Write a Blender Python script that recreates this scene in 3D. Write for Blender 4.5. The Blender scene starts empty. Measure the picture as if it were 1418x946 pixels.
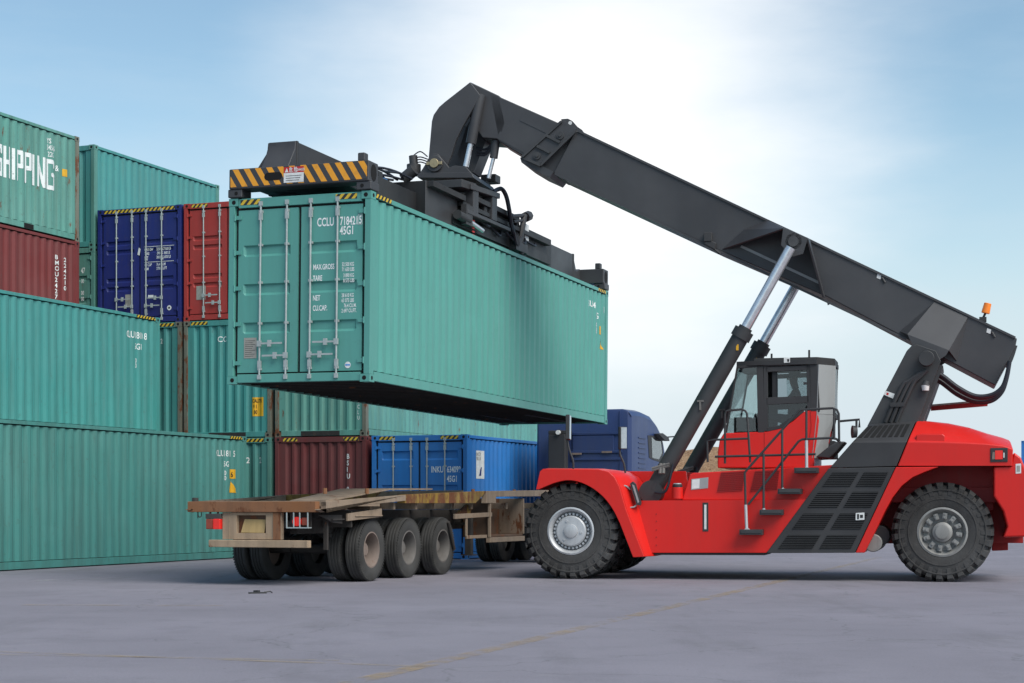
import bpy, bmesh, math, random
from mathutils import Vector, Matrix
R = math.radians
random.seed(7)
SC = bpy.context.scene
COL = SC.collection
# ------------------------------------------------------------------ camera model
F, CX, HZ, CH = 2400.0, 709.0, 700.0, 1.25      # focal (px of a 1418 px frame), centre, horizon row, eye height
CAM = Vector((0, 0, CH))
def ray(u, v): return Vector(((u - CX) / F, 1.0, (HZ - v) / F))
def loc(M, u, v, ax, val):
    """point of a local plane (axis ax = val) of frame M that lies on the sight line of photo position u, v"""
    Mi = M.inverted(); o = Mi @ CAM; d = Mi.to_3x3() @ ray(u, v)
    return o + d * ((val - o[ax]) / d[ax])
def gnd(u, v, z=0.0): return loc(Matrix.Identity(4), u, v, 2, z)

# ------------------------------------------------------------------ materials
def nt(m):
    m.use_nodes = True; t = m.node_tree; t.nodes.clear()
    return t, t.nodes.new('ShaderNodeOutputMaterial')
def N(t, typ, **kw):
    n = t.nodes.new(typ)
    for k, v in kw.items():
        if k.startswith('i_'):
            key = k[2:]; key = int(key) if key.isdigit() else key.replace('_', ' ')
            n.inputs[key].default_value = v
        else: setattr(n, k, v)
    return n
def ramp(t, src, p0, p1, c0=(0,0,0,1), c1=(1,1,1,1)):
    r = N(t, 'ShaderNodeValToRGB'); e = r.color_ramp.elements
    e[0].position, e[1].position = p0, p1; e[0].color, e[1].color = c0, c1
    t.links.new(src, r.inputs[0]); return r.outputs[0]
def mixc(t, fac, a, b, blend='MIX'):
    m = N(t, 'ShaderNodeMix', data_type='RGBA', blend_type=blend)
    for s, x in ((m.inputs[0], fac), (m.inputs[6], a), (m.inputs[7], b)):
        if isinstance(x, (int, float)): s.default_value = x
        elif isinstance(x, tuple): s.default_value = x if len(x) == 4 else (*x, 1)
        else: t.links.new(x, s)
    return m.outputs[2]
def noise(t, vec, scale, detail=5, rough=.55, stretch=None):
    if stretch:
        mp = N(t, 'ShaderNodeMapping'); mp.inputs['Scale'].default_value = stretch
        t.links.new(vec, mp.inputs[0]); vec = mp.outputs[0]
    n = N(t, 'ShaderNodeTexNoise', i_Scale=scale, i_Detail=detail, i_Roughness=rough)
    t.links.new(vec, n.inputs['Vector']); return n.outputs[0]
_off = [0.0]
def coords(t):
    c = N(t, 'ShaderNodeTexCoord'); mp = N(t, 'ShaderNodeMapping')
    _off[0] += 3.71; mp.inputs['Location'].default_value = (_off[0], _off[0]*.7, _off[0]*.3)
    t.links.new(c.outputs['Object'], mp.inputs[0]); return mp.outputs[0]
DIRT = (.07, .062, .055)
RUST = (.13, .05, .022)
def paint(name, rgb, rough=.5, fade=.25, dirt=.3, rust=.0, spec=.4, metal=0, bump=.0, dirtc=DIRT, rustc=RUST, coat=0):
    m = bpy.data.materials.new(name); t, out = nt(m)
    b = N(t, 'ShaderNodeBsdfPrincipled'); t.links.new(b.outputs[0], out.inputs[0])
    v = coords(t)
    big = ramp(t, noise(t, v, .9, 4), .35, .7)
    c = mixc(t, 0.0, rgb, rgb)
    pale = tuple(min(1, x * .82 + .08) for x in rgb)
    dark = tuple(x * .72 for x in rgb)
    f = N(t, 'ShaderNodeMath', operation='MULTIPLY', i_1=fade); t.links.new(big, f.inputs[0])
    c = mixc(t, f.outputs[0], rgb, pale)
    st = ramp(t, noise(t, v, 5.5, 4, .6, (1, 1, .07)), .42, .72)
    f2 = N(t, 'ShaderNodeMath', operation='MULTIPLY', i_1=dirt); t.links.new(st, f2.inputs[0])
    c = mixc(t, f2.outputs[0], c, tuple(.55 * x + .45 * d for x, d in zip(dark, dirtc)))
    sp = ramp(t, noise(t, v, 9, 7, .7), .58, .72)
    f3 = N(t, 'ShaderNodeMath', operation='MULTIPLY', i_1=dirt * .6); t.links.new(sp, f3.inputs[0])
    c = mixc(t, f3.outputs[0], c, dirtc)
    rg = None
    if rust > 0:
        rn = noise(t, v, 4.2, 9, .72, (1, 1, .45))
        lo = .78 - .45 * rust
        rm = ramp(t, rn, lo, lo + .06)
        rt = noise(t, v, 26, 4)
        rc = mixc(t, rt, tuple(x * .5 for x in rustc), tuple(x * 1.6 for x in rustc))
        c = mixc(t, rm, c, rc); rg = rm
    t.links.new(c, b.inputs['Base Color'])
    rr = N(t, 'ShaderNodeMath', operation='MULTIPLY_ADD', i_1=.22, i_2=rough - .08)
    t.links.new(noise(t, v, 3.3, 5), rr.inputs[0]); t.links.new(rr.outputs[0], b.inputs['Roughness'])
    b.inputs['Specular IOR Level'].default_value = spec; b.inputs['Metallic'].default_value = metal
    b.inputs['Coat Weight'].default_value = coat
    if bump > 0:
        bp = N(t, 'ShaderNodeBump', i_Strength=bump, i_Distance=.02)
        t.links.new(noise(t, v, 30, 4), bp.inputs['Height']); t.links.new(bp.outputs[0], b.inputs['Normal'])
    return m
def plain(name, rgb, rough=.5, metal=0, spec=.4, emit=None):
    m = bpy.data.materials.new(name); t, out = nt(m)
    b = N(t, 'ShaderNodeBsdfPrincipled', i_Roughness=rough, i_Metallic=metal)
    b.inputs['Specular IOR Level'].default_value = spec
    v = coords(t); c = mixc(t, ramp(t, noise(t, v, 14, 5), .35, .75), rgb, tuple(x * .78 for x in rgb))
    t.links.new(c, b.inputs['Base Color'])
    if emit:
        b.inputs['Emission Color'].default_value = (*emit[0], 1); b.inputs['Emission Strength'].default_value = emit[1]
    t.links.new(b.outputs[0], out.inputs[0]); return m
def stripes(name, k, period, ca, cb, duty=.5, axis='x', rough=.5):
    """diagonal stripes in object coordinates"""
    m = bpy.data.materials.new(name); t, out = nt(m)
    b = N(t, 'ShaderNodeBsdfPrincipled', i_Roughness=rough)
    tc = N(t, 'ShaderNodeTexCoord'); s = N(t, 'ShaderNodeSeparateXYZ'); t.links.new(tc.outputs['Object'], s.inputs[0])
    xy = N(t, 'ShaderNodeMath', operation='ADD'); t.links.new(s.outputs[0], xy.inputs[0]); t.links.new(s.outputs[1], xy.inputs[1])
    ma = N(t, 'ShaderNodeMath', operation='MULTIPLY_ADD', i_1=k); t.links.new(s.outputs[2], ma.inputs[0]); t.links.new(xy.outputs[0], ma.inputs[2])
    dv = N(t, 'ShaderNodeMath', operation='DIVIDE', i_1=period); t.links.new(ma.outputs[0], dv.inputs[0])
    fr = N(t, 'ShaderNodeMath', operation='FRACT'); t.links.new(dv.outputs[0], fr.inputs[0])
    gt = N(t, 'ShaderNodeMath', operation='GREATER_THAN', i_1=duty); t.links.new(fr.outputs[0], gt.inputs[0])
    c = mixc(t, gt.outputs[0], ca, cb)
    dn = ramp(t, noise(t, tc.outputs['Object'], 7, 7, .7), .52, .75)
    f = N(t, 'ShaderNodeMath', operation='MULTIPLY', i_1=.4); t.links.new(dn, f.inputs[0])
    c = mixc(t, f.outputs[0], c, DIRT)
    t.links.new(c, b.inputs['Base Color']); t.links.new(b.outputs[0], out.inputs[0]); return m
def glass(name, tint, gloss=.10, alpha=.85):
    m = bpy.data.materials.new(name); t, out = nt(m)
    tr = N(t, 'ShaderNodeBsdfTransparent'); tr.inputs[0].default_value = (*tint, 1)
    gl = N(t, 'ShaderNodeBsdfGlossy', i_Roughness=.03)
    lw = N(t, 'ShaderNodeLayerWeight', i_Blend=.35)
    ad = N(t, 'ShaderNodeMath', operation='MULTIPLY_ADD', i_1=.5, i_2=gloss); t.links.new(lw.outputs['Fresnel'], ad.inputs[0])
    mx = N(t, 'ShaderNodeMixShader'); t.links.new(ad.outputs[0], mx.inputs[0])
    t.links.new(tr.outputs[0], mx.inputs[1]); t.links.new(gl.outputs[0], mx.inputs[2])
    t.links.new(mx.outputs[0], out.inputs[0]); return m
def worn(name, rgb, lo=.42, hi=.62, sc=9, stretch=(1,1,1), rough=.6):
    """paint worn through in patches (transparent where it is gone)"""
    m = bpy.data.materials.new(name); t, out = nt(m)
    b = N(t, 'ShaderNodeBsdfPrincipled', i_Roughness=rough); b.inputs['Base Color'].default_value = (*rgb, 1)
    tr = N(t, 'ShaderNodeBsdfTransparent'); v = coords(t)
    mk_ = ramp(t, noise(t, v, sc, 7, .7, stretch), lo, hi)
    mx = N(t, 'ShaderNodeMixShader'); t.links.new(mk_, mx.inputs[0])
    t.links.new(tr.outputs[0], mx.inputs[1]); t.links.new(b.outputs[0], mx.inputs[2]); t.links.new(mx.outputs[0], out.inputs[0])
    return m

MAT = {}
TEAL  = (.088, .308, .262)
MAT['teal_lift'] = paint('teal_paint', TEAL, .42, .12, .2, .06)
MAT['teal_a'] = paint('teal_paint_weathered', (.066, .250, .222), .55, .25, .6, .17)
MAT['teal_b'] = paint('teal_paint_deep', (.056, .270, .250), .5, .22, .55, .14)
MAT['teal_c'] = paint('teal_paint_old', (.105, .300, .248), .6, .35, .7, .36)
MAT['maroon'] = paint('maroon_paint', (.165, .028, .027), .6, .22, .5, .12)
MAT['maroon_d'] = paint('dark_maroon_paint', (.130, .024, .024), .6, .22, .5, .10)
MAT['red_c'] = paint('faded_red_paint', (.36, .034, .028), .5, .18, .3, .08)
MAT['navy_c'] = paint('navy_paint', (.012, .022, .15), .45, .08, .3, .08)
MAT['blue_c'] = paint('bright_blue_paint', (.020, .175, .50), .45, .3, .2, .04)
MAT['post'] = paint('rusty_post_paint', (.16, .17, .13), .7, .3, .7, .62)
MAT['post_teal'] = paint('teal_post_paint', (.085, .25, .205), .6, .3, .5, .3)
MAT['under'] = paint('dark_underside', (.018, .017, .016), .8, .1, .6, .4)
MAT['gasket'] = plain('rubber_gasket', (.025, .025, .027), .8)
MAT['hole_shade'] = plain('hole_shade_black', (.006, .006, .006), .9)  # near-black for flat discs and plates; shade of openings put into the colour
MAT['zinc'] = plain('zinc_steel', (.40, .45, .44), .5, .2)
MAT['white'] = worn('white_lettering', (.72, .75, .73), .20, .42, 13)
MAT['white_c'] = worn('crisp_lettering', (.78, .80, .78), .12, .30, 13)
MAT['white_s'] = plain('white_sticker', (.72, .73, .71), .5)
MAT['yellow_s'] = plain('yellow_sticker', (.75, .40, .02), .5)
MAT['black_s'] = plain('black_print', (.015, .015, .015), .6)
MAT['grey_plate'] = plain('grey_data_plate', (.34, .33, .29), .5)
MAT['hazard'] = stripes('hazard_stripes', -.9, .12, (.02, .02, .02), (.62, .42, .03))
MAT['hazard_big'] = stripes('spreader_stripes', .62, .196, (.042, .042, .045), (.78, .33, .02), .49)
MAT['red'] = paint('machine_red', (.62, .012, .007), .36, .05, .14, 0, .4, coat=.06, dirtc=(.2, .05, .04))
MAT['red_dk'] = paint('machine_red_shaded', (.34, .010, .009), .5, .03, .3, 0, .4)  # darker copy of the red; shade in arches, chassis and vents put into colour
MAT['frame'] = paint('shaded_frame_black', (.013, .013, .014), .5, .3, .3, 0, .4)  # blacker than the machine black; shade inside the spreader frame put into colour
MAT['plate_y'] = paint('ochre_plate', (.42, .29, .12), .75, .4, .6, .3, .3)
MAT['black'] = paint('machine_black', (.030, .031, .033), .5, .35, .3, 0, .45)
MAT['boom'] = paint('boom_grey', (.035, .035, .038), .45, .3, .22, 0, .5)
MAT['blackp'] = paint('black_plastic', (.028, .028, .030), .55, .2, .2, 0, .4)
MAT['grey_cab'] = paint('cab_grey', (.30, .31, .31), .5, .1, .2)
MAT['chrome'] = plain('chrome', (.86, .86, .87), .24, .8)
MAT['brass'] = plain('brass_cap', (.42, .34, .2), .4, .6)
MAT['tyre'] = paint('tyre_rubber', (.030, .029, .0285), .82, .9, .85, 0, .2, bump=.35, dirtc=(.085, .078, .072))
MAT['tyre_t'] = paint('trailer_tyre_rubber', (.030, .0295, .028), .8, .7, .6, 0, .25, bump=.2, dirtc=(.10, .095, .085))
MAT['rim'] = paint('silver_rim', (.52, .53, .54), .42, .2, .4, 0, .5, .35)
MAT['rim_r'] = paint('dusty_rim', (.27, .265, .25), .5, .4, .7, 0, .5, .2)
MAT['rim_d'] = paint('dusty_dark_rim', (.14, .13, .12), .75, .4, .6, .1)
MAT['rim_t'] = paint('brown_trailer_rim', (.20, .155, .13), .7, .4, .5, .35)
MAT['trail'] = paint('rusty_trailer_steel', (.27, .20, .14), .75, .5, .6, .42, .3, bump=.15)
MAT['trail_p'] = paint('pale_rusty_bumper', (.37, .265, .17), .75, .5, .6, .40, .3, bump=.15)
MAT['trail_o'] = paint('orange_rust_beam', (.23, .10, .042), .75, .3, .5, .5, .3, bump=.15)
MAT['trail_y'] = paint('worn_yellow_beam', (.27, .165, .03), .75, .4, .8, .66, .3, bump=.1)
MAT['trail_d'] = paint('dark_trailer_chassis', (.035, .030, .026), .8, .4, .6, .3)
MAT['rustbox'] = paint('rust_box', (.10, .055, .03), .8, .3, .6, .6)
MAT['lamp_r'] = plain('red_lens', (.55, .02, .015), .25, 0, .5, ((1, .03, .02), .15))
MAT['lamp_rd'] = plain('faded_red_lens', (.30, .06, .035), .35)
MAT['lamp_o'] = plain('orange_lens', (.85, .22, .02), .3, 0, .5, ((1, .25, .03), .08))
MAT['lamp_w'] = plain('clear_lamp', (.75, .75, .72), .25)
MAT['truck'] = paint('truck_navy_paint', (.017, .038, .125), .42, .12, .25, 0, .45, coat=.1)
MAT['glass'] = glass('cab_glass', (.80, .86, .86), .05)
MAT['glass_d'] = glass('tinted_glass', (.55, .60, .62), .05)
MAT['glass_t'] = glass('truck_glass', (.75, .82, .80), .35)
MAT['mirror'] = plain('mirror_glass', (.55, .57, .6), .08, .9)
MAT['hose'] = plain('hose_rubber', (.02, .022, .03), .45)
MAT['skin'] = plain('skin', (.42, .25, .17), .5)
MAT['cloth'] = plain('work_jacket', (.05, .06, .09), .8)
MAT['hair'] = plain('dark_hair', (.012, .010, .009), .6)
MAT['seat'] = plain('seat_fabric', (.02, .02, .022), .8)
MAT['blue_v'] = plain('blue_valve', (.05, .25, .6), .4)
MAT['red_w'] = plain('red_marking', (.5, .02, .02), .5)

# ------------------------------------------------------------------ mesh builder
class MB:
    def __init__(s): s.v = []; s.f = []; s.mi = []; s.mats = []; s.cur = 0
    def mat(s, key):
        m = MAT[key] if isinstance(key, str) else key
        if m not in s.mats: s.mats.append(m)
        s.cur = s.mats.index(m); return s
    def add(s, vs, fs):
        o = len(s.v); s.v += [Vector(p) for p in vs]
        for f in fs: s.f.append([o + i for i in f]); s.mi.append(s.cur)
        return s
    def box(s, a, b, M=None):
        x0, y0, z0 = (min(p, q) for p, q in zip(a, b)); x1, y1, z1 = (max(p, q) for p, q in zip(a, b))
        vs = [Vector(p) for p in ((x0,y0,z0),(x1,y0,z0),(x1,y1,z0),(x0,y1,z0),(x0,y0,z1),(x1,y0,z1),(x1,y1,z1),(x0,y1,z1))]
        if M: vs = [M @ p for p in vs]
        return s.add(vs, [(0,3,2,1),(4,5,6,7),(0,1,5,4),(1,2,6,5),(2,3,7,6),(3,0,4,7)])
    def prism(s, poly, ax, a0, a1):
        """poly in the two other axes (x,z for ax 1; y,z for ax 0; x,y for ax 2), extruded along ax"""
        def P(p, a):
            return {0: (a, p[0], p[1]), 1: (p[0], a, p[1]), 2: (p[0], p[1], a)}[ax]
        n = len(poly)
        vs = [P(p, a0) for p in poly] + [P(p, a1) for p in poly]
        fs = [tuple(range(n)), tuple(range(2*n-1, n-1, -1))] + [(i, n+i, n+(i+1) % n, (i+1) % n) for i in range(n)]
        return s.add(vs, fs)
    def plate(s, pts, th):
        """planar-ish polygon given in 3D, thickened by th against its normal"""
        pts = [Vector(p) for p in pts]; n = Vector((0,0,0)); k = len(pts)
        for i in range(k): n += pts[i].cross(pts[(i+1) % k])
        n.normalize()
        vs = pts + [p - n * th for p in pts]
        return s.add(vs, [tuple(range(k)), tuple(range(2*k-1, k-1, -1))] + [(i, k+i, k+(i+1) % k, (i+1) % k) for i in range(k)])
    def cyl(s, p0, p1, r0, r1=None, n=20, caps=True):
        p0, p1 = Vector(p0), Vector(p1); r1 = r0 if r1 is None else r1
        q = (p1 - p0).to_track_quat('Z', 'Y').to_matrix()
        vs = []
        for p, r in ((p0, r0), (p1, r1)):
            for i in range(n):
                a = 2 * math.pi * i / n; vs.append(p + q @ Vector((r*math.cos(a), r*math.sin(a), 0)))
        fs = [(i, (i+1) % n, n+(i+1) % n, n+i) for i in range(n)]
        if caps: fs += [tuple(range(n-1, -1, -1)), tuple(range(n, 2*n))]
        return s.add(vs, fs)
    def tube(s, pts, r, n=8):
        pts = [Vector(p) for p in pts]; vs = []; k = len(pts); up = None
        for i, p in enumerate(pts):
            d = (pts[min(i+1, k-1)] - pts[max(i-1, 0)]).normalized()
            if up is None: up = d.orthogonal().normalized()
            up = (up - d * up.dot(d)).normalized(); w = d.cross(up)
            for j in range(n):
                a = 2*math.pi*j/n; vs.append(p + up*(r*math.cos(a)) + w*(r*math.sin(a)))
        fs = [(i*n+j, i*n+(j+1) % n, (i+1)*n+(j+1) % n, (i+1)*n+j) for i in range(k-1) for j in range(n)]
        fs += [tuple(range(n-1, -1, -1)), tuple(range((k-1)*n, k*n))]
        return s.add(vs, fs)
    def rev(s, prof, n=48, M=None):
        """profile (radius, y) revolved about local Y"""
        vs = []; k = len(prof)
        for i in range(n):
            a = 2*math.pi*i/n
            for r, y in prof: vs.append(Vector((r*math.cos(a), y, r*math.sin(a))))
        if M: vs = [M @ p for p in vs]
        fs = [(i*k+j, i*k+j+1, ((i+1) % n)*k+j+1, ((i+1) % n)*k+j) for i in range(n) for j in range(k-1)]
        return s.add(vs, fs)
    def grid(s, rows):
        """list of rows of points -> quads"""
        k = len(rows[0]); vs = [p for r in rows for p in r]
        return s.add(vs, [(i*k+j, i*k+j+1, (i+1)*k+j+1, (i+1)*k+j) for i in range(len(rows)-1) for j in range(k-1)])
    def build(s, name, parent=None, bevel=0, smooth=True, fix=True, sub=0):
        me = bpy.data.meshes.new(name)
        me.from_pydata([tuple(p) for p in s.v], [], s.f)
        for m in s.mats: me.materials.append(m)
        for p, i in zip(me.polygons, s.mi): p.material_index = i
        if fix:
            bm = bmesh.new(); bm.from_mesh(me); bmesh.ops.recalc_face_normals(bm, faces=bm.faces); bm.to_mesh(me); bm.free()
        if smooth:
            for p in me.polygons: p.use_smooth = True
            me.set_sharp_from_angle(angle=R(32))
        me.update()
        o = bpy.data.objects.new(name, me); COL.objects.link(o)
        if parent: o.parent = parent
        if bevel:
            b = o.modifiers.new('edge', 'BEVEL'); b.width = bevel; b.segments = 2; b.limit_method = 'ANGLE'; b.angle_limit = R(35)
            b.harden_normals = True
        return o
def bez(pts, n=10):
    """Catmull-Rom through pts"""
    pts = [Vector(p) for p in pts]; out = []
    for i in range(len(pts)-1):
        p0, p1, p2, p3 = pts[max(i-1, 0)], pts[i], pts[i+1], pts[min(i+2, len(pts)-1)]
        for j in range(n):
            t = j / n
            out.append(.5*((2*p1) + (p2-p0)*t + (2*p0-5*p1+4*p2-p3)*t*t + (3*p1-p0-3*p2+p3)*t**3))
    return out + [pts[-1]]
def tag(o, label=None, cat=None, group=None, kind=None):
    if label: o['label'] = label
    if cat: o['category'] = cat
    if group: o['group'] = group
    if kind: o['kind'] = kind
    return o
def empty(name, M, parent=None):
    o = bpy.data.objects.new(name, None); COL.objects.link(o); o.empty_display_size = .3
    if parent: o.parent = parent
    o.matrix_basis = M; return o
def copy_tree(o, parent=None):
    c = o.copy(); COL.objects.link(c); c.parent = parent
    for ch in [x for x in bpy.data.objects if x.parent == o]: copy_tree(ch, c)
    return c
def text_bm(body, size, sx=.62, bold=.012, spacing=1.0, line=1.0):
    cu = bpy.data.curves.new('txt', 'FONT'); cu.body = body; cu.size = size; cu.offset = bold * size
    cu.space_character = spacing; cu.space_line = line; cu.resolution_u = 3
    ob = bpy.data.objects.new('txt', cu); COL.objects.link(ob)
    dg = bpy.context.evaluated_depsgraph_get()
    me = bpy.data.meshes.new_from_object(ob.evaluated_get(dg))
    bpy.data.objects.remove(ob); bpy.data.curves.remove(cu)
    bm = bmesh.new(); bm.from_mesh(me); bpy.data.meshes.remove(me)
    for v in bm.verts: v.co.x *= sx
    return bm
def letter(name, parent, bm, fn, mat, cuts=()):
    """bm: flat text in x,y; fn maps (x,y) to a 3D point; cuts: x values where the carrying surface bends"""
    for c in cuts:
        bmesh.ops.bisect_plane(bm, geom=bm.verts[:]+bm.edges[:]+bm.faces[:], plane_co=(c, 0, 0), plane_no=(1, 0, 0), dist=1e-5)
    for v in bm.verts: v.co = Vector(fn(v.co.x, v.co.y))
    me = bpy.data.meshes.new(name); bm.to_mesh(me); bm.free(); me.materials.append(MAT[mat])
    o = bpy.data.objects.new(name, me); COL.objects.link(o); o.parent = parent; return o
# ------------------------------------------------------------------ shipping containers
W = 2.438
from mathutils import noise as mnz
_dent = [0]
def dent(y, z):
    """shallow inward dents and waviness of a sheet steel wall"""
    k = _dent[0]*7.3
    a = mnz.noise(Vector((y*.45+k, z*.7, k))); b = mnz.noise(Vector((y*1.3+k, z*1.6, k+9)))
    return -.010*max(0, a) - .007*max(0, b) - (.018*max(0, b-.35))
def corr(L0, L1, pitch=.278, depth=.036):
    """break points (q, depth) of a trapezoid corrugation between L0 and L1, symmetric about the middle"""
    n = max(1, int((L1 - L0 - .1) / pitch)); a = (L0 + L1 - n * pitch) / 2
    pts = [(L0, 0.0)]; k = pitch / .278
    for i in range(n):
        q = a + i * pitch
        pts += [(q + .036*k, 0), (q + .104*k, -depth), (q + .174*k, -depth), (q + .242*k, 0)]
    return pts + [(L1, 0.0)]
def prof(bp, q):
    for (a, da), (b, db) in zip(bp, bp[1:]):
        if a <= q <= b: return da + (db - da) * (q - a) / max(1e-6, b - a)
    return 0.0
def container(label, M, L, Ht, col, group, post='post', near='wall', grooves=(.265, .47, .68), gh=.055, hazard=(), pockets=False,
              end_pitch=.245, rails=None, deep_top=.115, full_detail=False):
    root = empty('shipping_container', M); _dent[0] += 1
    tag(root, label, 'container', group)
    rails = rails or col
    hw = W / 2
    # frame: posts, rails, header, sill
    for sx in (-1, 1):
        for y0, y1 in ((0, .15), (L - .15, L)):
            MB().mat(post).box((sx*hw, y0, .118), (sx*(hw-.10), y1, Ht - .118)).build('corner_post', root, .006)
        MB().mat(rails).box((sx*(hw-.004), .178, .02 if not pockets else .03), (sx*(hw-.06), L-.178, .165)).build('bottom_rail', root, .006)
        MB().mat(rails).box((sx*(hw-.002), .178, Ht-.085), (sx*(hw-.075), L-.178, Ht-.012)).build('top_rail', root, .006)
    for y0, y1 in ((.012, .10), (L-.10, L-.012)):
        MB().mat(rails).box((-hw+.162, y0, Ht-.02-deep_top), (hw-.162, y1, Ht-.006)).build('header', root, .006)
        MB().mat(rails).box((-hw+.162, y0, .02), (hw-.162, y1, .15)).build('sill', root, .006)
    for sx in (-1, 1):
        for y0, y1, yf, sy, yc in ((-.004, .174, -.004, -1, .085), (L-.174, L+.004, L+.004, 1, L-.085)):
            for z0, z1, zc in ((0, .118, .06), (Ht-.118, Ht, Ht-.06)):
                c = MB().mat(post); c.box((sx*(hw+.003), y0, z0), (sx*(hw-.159), y1, z1)); c.mat('hole_shade')  # casting holes are flat black discs, their shade painted on
                c.cyl((sx*(hw-.085), yf+sy*-.002, zc), (sx*(hw-.085), yf+sy*.0025, zc), .034, n=12)
                c.cyl((sx*(hw+.001), yc, zc), (sx*(hw+.0055), yc, zc), .032, n=12)
                c.build('corner_casting', root)
    # side walls
    bp = corr(.15, L-.15)
    for sx in (-1, 1):
        m = MB().mat(col); z0, z1 = .165, Ht-.085
        x = hw - .012
        zz = [z0+.012+(z1-z0-.032)*k/8 for k in range(9)]
        rows = [[(sx*(x+d+(dent(q, z) if 0 < k < 8 else 0)), q, z) for k, z in enumerate(zz)] for q, d in bp]
        m.grid(rows)
        m.build('side_wall', root, smooth=False, fix=False)
    # roof
    br = corr(.1, L-.1, .21, .02)
    m = MB().mat(col); m.grid([[(-hw+.07, q, Ht-.03+d), (hw-.07, q, Ht-.03+d)] for q, d in br]); m.build('roof', root, smooth=False, fix=False)
    # underside
    m = MB().mat('under'); m.box((-hw+.06, .10, .135), (hw-.06, L-.10, .16))
    if full_detail:
        y = .35
        while y < L - .3:
            m.box((-hw+.06, y, .03), (hw-.06, y+.05, .134)); y += .305
        m.box((-.5, L-3.2, .025), (-.42, L-.1, .028)); m.box((-.52, L-3.2, .029), (-.44, L-.12, .1)); m.box((.44, L-3.2, .029), (.52, L-.12, .1))
    m.build('underframe', root)
    if pockets:
        for sx in (-1, 1):
            for yc in (L/2-1.03, L/2+1.03): MB().mat('hole_shade').box((sx*(hw-.004), yc-.18, .034), (sx*(hw+.001), yc+.18, .150)).build('fork_pocket_shade', root)  # flat black plate on the rail, pocket shade put into its colour
    be = corr(-hw+.10, hw-.10, end_pitch, .045)
    def wall_end(y, sy):
        m = MB().mat(col); z0, z1 = .15, Ht-.02-deep_top
        m.grid([[(q, y + sy*d, z0), (q, y + sy*d, z1)] for q, d in be]); m.build('end_wall', root, smooth=False, fix=False)
    wall_end(L-.03, 1)
    if near == 'wall':
        wall_end(.03, -1)
        m = MB().mat('hole_shade'); m.box((-.5, -.001+.012, .024), (.5, .0095, .15)) if False else None
        g = MB().mat('under'); g.box((-.52, .0085, .024), (.52, .011, .135)); g.build('gooseneck_recess_shade', root)  # thin dark plate on the sill, painted as the shade of a recess
    else:
        doors(root, Ht, col, grooves, gh, deep_top, full_detail)
    for (side, a, b) in hazard:
        m = MB().mat('hazard'); z0, z1 = Ht-.105, Ht-.025
        if side == 'near': m.box((a, .0075, z0), (b, .011, z1))
        if side == 'right': m.box((hw-.0005, a, Ht-.078), (hw+.002, b, Ht-.016))
        m.build('hazard_marking', root)
    root['_bp'] = 0
    del root['_bp']
    return root, bp, be
def doors(root, Ht, col, grooves, gh, deep_top, full):
    hw = W/2; z0, z1 = .175, Ht-.055-deep_top
    g = MB().mat('gasket'); g.box((-hw+.10, .078, .15), (hw-.10, .09, Ht-.02-deep_top)); g.build('door_gasket', root)
    for sx in (-1, 1):
        xi, xo = .026, hw-.152
        zs = [z0]
        gz = sorted(Ht*(1-q) for q in grooves)
        for z in gz:
            hh = gh*Ht/2; zs += [z-hh, z-hh+.04, z+hh-.022, z+hh]
        zs += [z1]
        def dep(z):
            for q in gz:
                hh = gh*Ht/2
                if z-hh+.03 < z < q+hh-.01 and abs(z-q) < hh-.015: return .034
            return 0
        xs = [xi, xi+.13, xi+.165, xo-.125, xo-.09, xo]
        rows = []
        for k, x in enumerate(xs):
            rows.append([(sx*x, .036 + (dep(z) if 2 <= k <= 3 else 0), z) for z in zs])
        m = MB().mat(col); m.grid(rows)
        # leaf edge
        m.add([(sx*xi,.036,z0),(sx*xi,.036,z1),(sx*xi,.077,z1),(sx*xi,.077,z0)], [(0,1,2,3)])
        m.add([(sx*xo,.036,z0),(sx*xo,.036,z1),(sx*xo,.077,z1),(sx*xo,.077,z0)], [(0,1,2,3)])
        m.add([(sx*xi,.036,z0),(sx*xo,.036,z0),(sx*xo,.077,z0),(sx*xi,.077,z0)], [(0,1,2,3)])
        leaf = m.build('door', root, smooth=False)
        for q in (.06, .30, .52, .74, .955):
            h = MB().mat(col); z = z0 + q*(z1-z0)
            h.box((sx*(xo-.06), .014, z-.03), (sx*(hw-.03), .034, z+.03)); h.cyl((sx*(hw-.105), .004, z-.05), (sx*(hw-.105), .004, z+.05), .014, n=8)
            h.build('hinge', leaf)
        for rx in (.205, .66):
            r = MB().mat('zinc'); r.cyl((sx*rx, -.002, .07), (sx*rx, -.002, Ht-.07), .0155, n=10)
            for q in (.02, .30, .55, .78, .985):
                z = z0 + q*(z1-z0); r.box((sx*rx-.03, -.010, z-.018), (sx*rx+.03, .034, z+.018))
            for z in (.10, Ht-.10): r.box((sx*rx-.03, -.018, z-.035), (sx*rx+.03, .010, z+.035))
            for z in (.30, Ht-.30): r.box((sx*rx-.028, -.016, z-.055), (sx*rx+.028, .02, z+.055))
            rod = r.build('lock_rod', leaf)
            hd = MB().mat('zinc'); zz = .62 if (rx > .4) else .43
            d = 1 if rx < .4 else -1
            hd.box((sx*rx, -.028, zz-.014), (sx*(rx+d*.40), -.016, zz+.014)); hd.box((sx*(rx+d*.18)-.03, -.034, zz-.05), (sx*(rx+d*.18)+.03, -.004, zz+.05))
            hd.box((sx*rx-.035, -.03, zz-.045), (sx*rx+.035, .0, zz+.045))
            hd.build('handle', rod)
def near_pt(x0, z0, y=.0): return lambda a, b: (x0 + a, y, z0 + b)
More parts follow.
